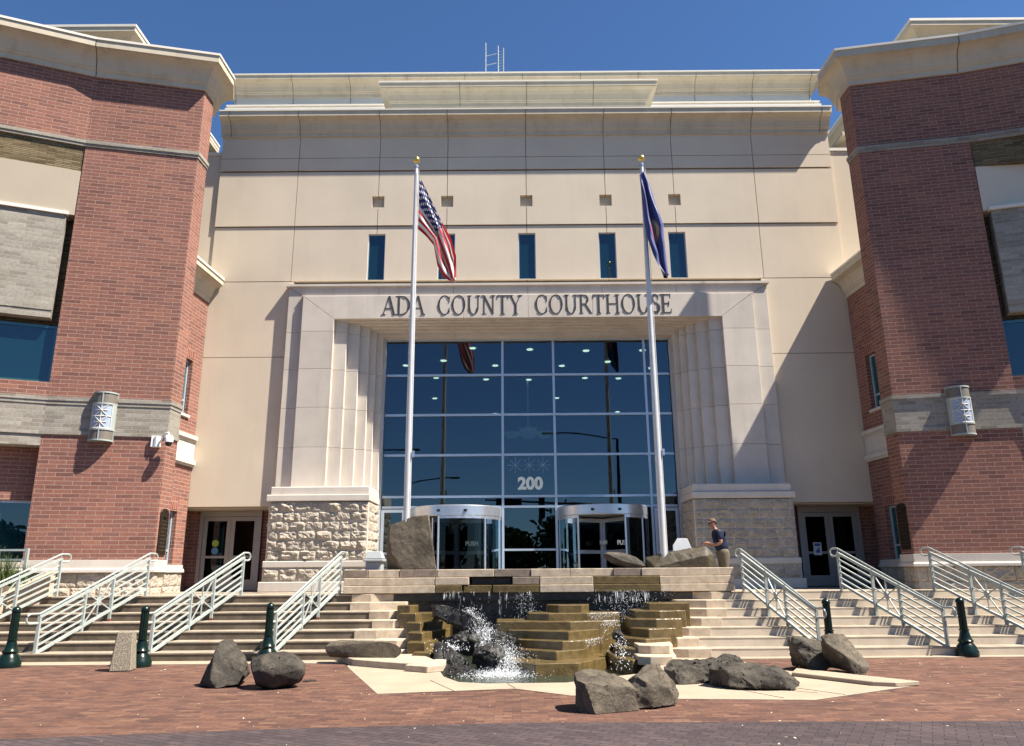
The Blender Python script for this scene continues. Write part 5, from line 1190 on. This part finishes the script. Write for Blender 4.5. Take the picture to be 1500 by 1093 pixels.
M_SKIN = mat('skin', (.32, .16, .11), .6, var=.08, scale=12); M_NAVY = mat('navy_cloth', (.012, .018, .045), .85, var=.2, scale=14)
M_KHAKI = mat('khaki_cloth', (.12, .10, .07), .9, var=.15, scale=10); M_HAIR = mat('dark_hair', (.05, .025, .018), .7, var=.3, scale=30)
M_CAP = mat('tan_cap_cloth', (.14, .085, .06), .85, var=.1); M_SHOE = mat('dark_shoe', (.03, .025, .02), .5)
pe = thing('person', 'man in navy polo shirt, khaki trousers and cap, standing beside the fountain rim', 'person', (4.76, 19.55, PZ))
# local frame: facing -x, lateral y, z up
V = [(0, 0, .92), (-.02, 0, 1.08), (-.06, 0, 1.24), (-.11, 0, 1.38), (-.155, 0, 1.475), (-.185, 0, 1.53), (-.215, 0, 1.59), (-.225, 0, 1.655), (-.215, 0, 1.70), (-.30, 0, 1.60)]
Rr = [.09, .09, .11, .115, .06, .055, .07, .085, .06, .014]
E_ = [(0, 1), (1, 2), (2, 3), (3, 4), (4, 5), (5, 6), (6, 7), (7, 8), (6, 9)]
def add(p, r_, par): V.append(p); Rr.append(r_); E_.append((par, len(V)-1)); return len(V)-1
for sy in (-1, 1):
    sh = add((-.10, .17*sy, 1.41), .07, 3); el = add((-.09, .235*sy, 1.13), .048, sh); fa_ = add((-.24, .19*sy, 1.10), .042, el)
    wr = add((-.36, .12*sy, 1.13), .03, fa_); pa = add((-.41, .10*sy, 1.145), .036, wr); pk = add((-.445, .09*sy, 1.15), .034, pa)
    for q_ in range(4):
        dy = (q_-1.5)*.019; L = (.036, .044, .042, .032)[q_]
        a = add((-.465, (.09*sy)+dy, 1.148), .009, pk); b_ = add((-.465-L, .085*sy+dy, 1.135), .0085, a); add((-.47-L*1.25, .08*sy+dy, 1.108), .0075, b_)
    t1 = add((-.42, .06*sy, 1.16), .011, pa); add((-.455, .045*sy, 1.155), .009, t1)
    hp = add((.01, .09*sy, .84), .07, 0); kn = add((-.01, .105*sy, .49), .06, hp); an = add((.03, .105*sy, .09), .04, kn); add((-.11, .115*sy, .04), .035, an)
body = skin('body', V, E_, Rr, M_SKIN, pe)
skin('shirt', [(.0, 0, .92), (-.025, 0, 1.1), (-.06, 0, 1.24), (-.105, 0, 1.37), (-.145, 0, 1.46), (-.10, .17, 1.41), (-.09, .222, 1.2), (-.10, -.17, 1.41), (-.09, -.222, 1.2)], [(0, 1), (1, 2), (2, 3), (3, 4), (3, 5), (5, 6), (3, 7), (7, 8)], [.19, .185, .185, .17, .078, .095, .078, .095, .078], M_NAVY, pe)
skin('trousers', [(-.01, 0, 1.03), (.01, 0, .88), (.01, .098, .80), (-.01, .105, .49), (.03, .105, .1), (.01, -.098, .80), (-.01, -.105, .49), (.03, -.105, .1)], [(0, 1), (1, 2), (2, 3), (3, 4), (1, 5), (5, 6), (6, 7)], [.18, .185, .14, .09, .075, .14, .09, .075], M_KHAKI, pe)
for sy in (-1, 1): skin('shoe', [(.05, .105*sy, .05), (-.04, .11*sy, .045), (-.13, .118*sy, .035)], [(0, 1), (1, 2)], [.052, .05, .042], M_SHOE, pe)
skin('hair', [(-.185, 0, 1.68), (-.165, 0, 1.635), (-.165, 0, 1.59)], [(0, 1), (1, 2)], [.085, .08, .06], M_HAIR, pe)
MB().lathe([(.001, .075), (.05, .068), (.08, .045), (.095, .01), (.098, -.005)], 24, (-.212, 0, 1.685)).build('cap', M_CAP, pe, smooth=True)
m = MB(); n = 12
for k in range(n): 
    a, b_ = pi*.62+pi*.76*k/n, pi*.62+pi*.76*(k+1)/n
    m.face([(-.212+.095*cos(a), .095*sin(a), 1.685), (-.212+.095*cos(b_), .095*sin(b_), 1.685), (-.235+.15*cos(b_), .11*sin(b_), 1.665), (-.235+.15*cos(a), .11*sin(a), 1.665)])
m.build('cap_brim', M_CAP, pe, recalc=False)
m = MB()
for sy in (-1, 1):
    m.tube([(-.30, sy*(.035)+.022*cos(a), 1.625+.018*sin(a)) for a in [2*pi*i/10 for i in range(10)]], .004, 5, closed=True); m.tube([(-.30, sy*.057, 1.63), (-.2, sy*.088, 1.625)], .003, 5)
m.tube([(-.303, -.013, 1.627), (-.303, .013, 1.627)], .003, 5); m.build('glasses', M_BLACK, pe)
m = MB(); m.tube([(-.286, -.022, 1.565), (-.296, 0, 1.563), (-.286, .022, 1.565)], .005, 6); m.build('mouth', mat('lip', (.28, .10, .08), .6), pe)
for sy in (-1, 1): MB().lathe([(.001, -.008), (.022, -.004), (.026, .004), (.001, .008)], 12, (0, 0, 0)).build('ear', M_SKIN, pe).matrix_local = Matrix.Translation((-.205, .083*sy, 1.612)) @ Matrix.Rotation(pi/2, 4, 'X')
# ============================================================ ACROSS THE STREET (seen mirrored in the glass)
def street_lamp(x, y, h, arm, label):
    o = thing('street_lamp', label, 'street lamp', (x, y, 0), 0, 'cobra-head street lamps across the road')
    MB().tube([(0, 0, 0), (0, 0, h)], [.17, .11], 12).build('pole', M_BLACK, o)
    sg = 1 if arm > 0 else -1; pts = [(arm*t, 0, h+.5*sin(t*pi*.55)) for t in [i/8 for i in range(9)]]
    MB().tube(pts, .06, 8).build('arm', M_BLACK, o)
    e = pts[-1]; MB().box(*sorted((e[0]-.1*sg, e[0]+.8*sg)), -.18, .18, e[2]-.08, e[2]+.06).build('lamp_head', M_BLACK, o, bevel=.04)
street_lamp(7.6, -12, 11.6, -5.0, 'dark street lamp across the road, its arm reaching left')
street_lamp(-13.5, -12, 10.4, 5.0, 'dark street lamp across the road, its arm reaching towards the door')
street_lamp(-9.5, -20, 9.2, 3.6, 'smaller dark street lamp across the road farther off')
o = thing('traffic_signal', 'dark traffic signal hung from a mast arm over the road', 'traffic light', (6.5, -8, 0))
MB().tube([(0, 0, 0), (0, 0, 7.2)], .13, 10).build('pole', M_BLACK, o)
MB().tube([(0, 0, 6.2), (-9, 0, 6.6)], [.1, .06], 8).build('mast_arm', M_BLACK, o)
MB().box(-5.2, -4.75, -.2, .2, 5.3, 6.9).build('signal_head', M_BLACK, o, bevel=.04)
MB().box(-8.2, -6.4, -.03, .03, 6.1, 6.7).build('sign_blade', M_BLACK, o, bevel=.02)
def tree(x, y, h, w_, seed, label):
    o = thing('street_tree', label, 'tree', (x, y, 0), 0, 'trees across the road')
    rd_ = random.Random(seed); t = MB(); t.tube([(0, 0, 0), (.1, .05, h*.35), (.0, 0, h*.6)], [.22, .16, .07], 10)
    for k in range(6):
        a = k*1.05+seed; t.tube([(.05, .02, h*(.3+.04*k)), (cos(a)*w_*.3, sin(a)*w_*.3, h*(.5+.05*k))], [.08, .03], 6)
    t.build('trunk', M_BARK, o)
    cl_ = [(rd_.gauss(0, w_*.25), rd_.gauss(0, w_*.25), h*rd_.uniform(.35, .9)) for _ in range(16)]
    g = MB()
    for i in range(2600):
        c = rd_.choice(cl_); rr = w_*.24
        p = Vector((c[0]+rd_.gauss(0, rr*.6), c[1]+rd_.gauss(0, rr*.6), c[2]+rd_.gauss(0, rr*.5))); d = Vector((rd_.gauss(0, 1), rd_.gauss(0, 1), rd_.gauss(0, 1))).normalized()*.42; e = d.orthogonal().normalized()*.26
        g.face([p-d, p+e, p+d, p-e])
    g.build('crown', M_LEAF, o, recalc=False)
for i, (x, y, h, w_) in enumerate(((-26, -34, 6.5, 6), (-17, -38, 5.6, 6), (-9, -33, 5.2, 5.5), (-1.5, -40, 5.8, 6), (5.5, -36, 7.5, 6.5), (13, -33, 5.8, 6), (21, -37, 6.8, 7), (30, -34, 6, 6))):
    tree(x, y, h, w_, i, ['round green tree at the far left across the road', 'low green tree second from the left across the road', 'small green tree across the road left of centre', 'bushy green tree across the road opposite the fountain', 'tallest green tree across the road, right of centre', 'green tree across the road behind the right street lamp', 'wide green tree across the road towards the right', 'round green tree at the far right across the road'][i])

# ============================================================ one object per separate piece
def split_pieces(o, gap=.06, most=80):
    me = o.data; nv = len(me.vertices); par = list(range(nv))
    def fnd(a):
        while par[a] != a: par[a] = par[par[a]]; a = par[a]
        return a
    for e in me.edges:
        a, b = fnd(e.vertices[0]), fnd(e.vertices[1])
        if a != b: par[a] = b
    isl = {}
    for v in me.vertices: isl.setdefault(fnd(v.index), []).append(v.index)
    if len(isl) < 2 or len(isl) > 700: return
    ks = list(isl); bb = []
    for k in ks:
        cs = [me.vertices[i].co for i in isl[k]]; bb.append([min(c[j] for c in cs)-gap/2 for j in range(3)]+[max(c[j] for c in cs)+gap/2 for j in range(3)])
    g = list(range(len(ks)))
    def gf(a):
        while g[a] != a: a = g[a]
        return a
    for i in range(len(ks)):
        for j in range(i):
            if all(bb[i][q] <= bb[j][q+3] and bb[j][q] <= bb[i][q+3] for q in range(3)):
                a, b = gf(i), gf(j)
                if a != b: g[a] = b
    cl = {}
    for i in range(len(ks)): cl.setdefault(gf(i), []).append(i)
    if len(cl) < 2 or len(cl) > most: return
    groups = list(cl.values()); owner = {}
    for gi, g_i in enumerate(groups):
        for i in g_i:
            for v in isl[ks[i]]: owner[v] = gi
    for gi in range(len(groups)):
        bm = bmesh.new(); bm.from_mesh(me); bm.verts.ensure_lookup_table()
        bmesh.ops.delete(bm, geom=[v for v in bm.verts if owner[v.index] != gi], context='VERTS')
        m2 = me.copy(); bm.to_mesh(m2); bm.free()
        if gi == 0: first = m2
        else:
            c = o.copy(); c.data = m2; C.objects.link(c)
            for k in ('label', 'category', 'group', 'kind'):
                if k in o and k not in c: c[k] = o[k]
    o.data = first
KEEP = {'lettering', 'numerals', 'raised_print', 'joint', 'rock_face', 'joint_backing', 'main_wall', 'stone_portal', 'etched_pattern', 'notice_print', 'crown', 'lattice', 'glasses'}
KEEP.discard('rock_face')
for o in list(bpy.data.objects):
    if o.type == 'MESH' and o.parent and o.get('kind') is None and o.name.split('.')[0] not in KEEP and len(o.data.vertices) < 60000: split_pieces(o)
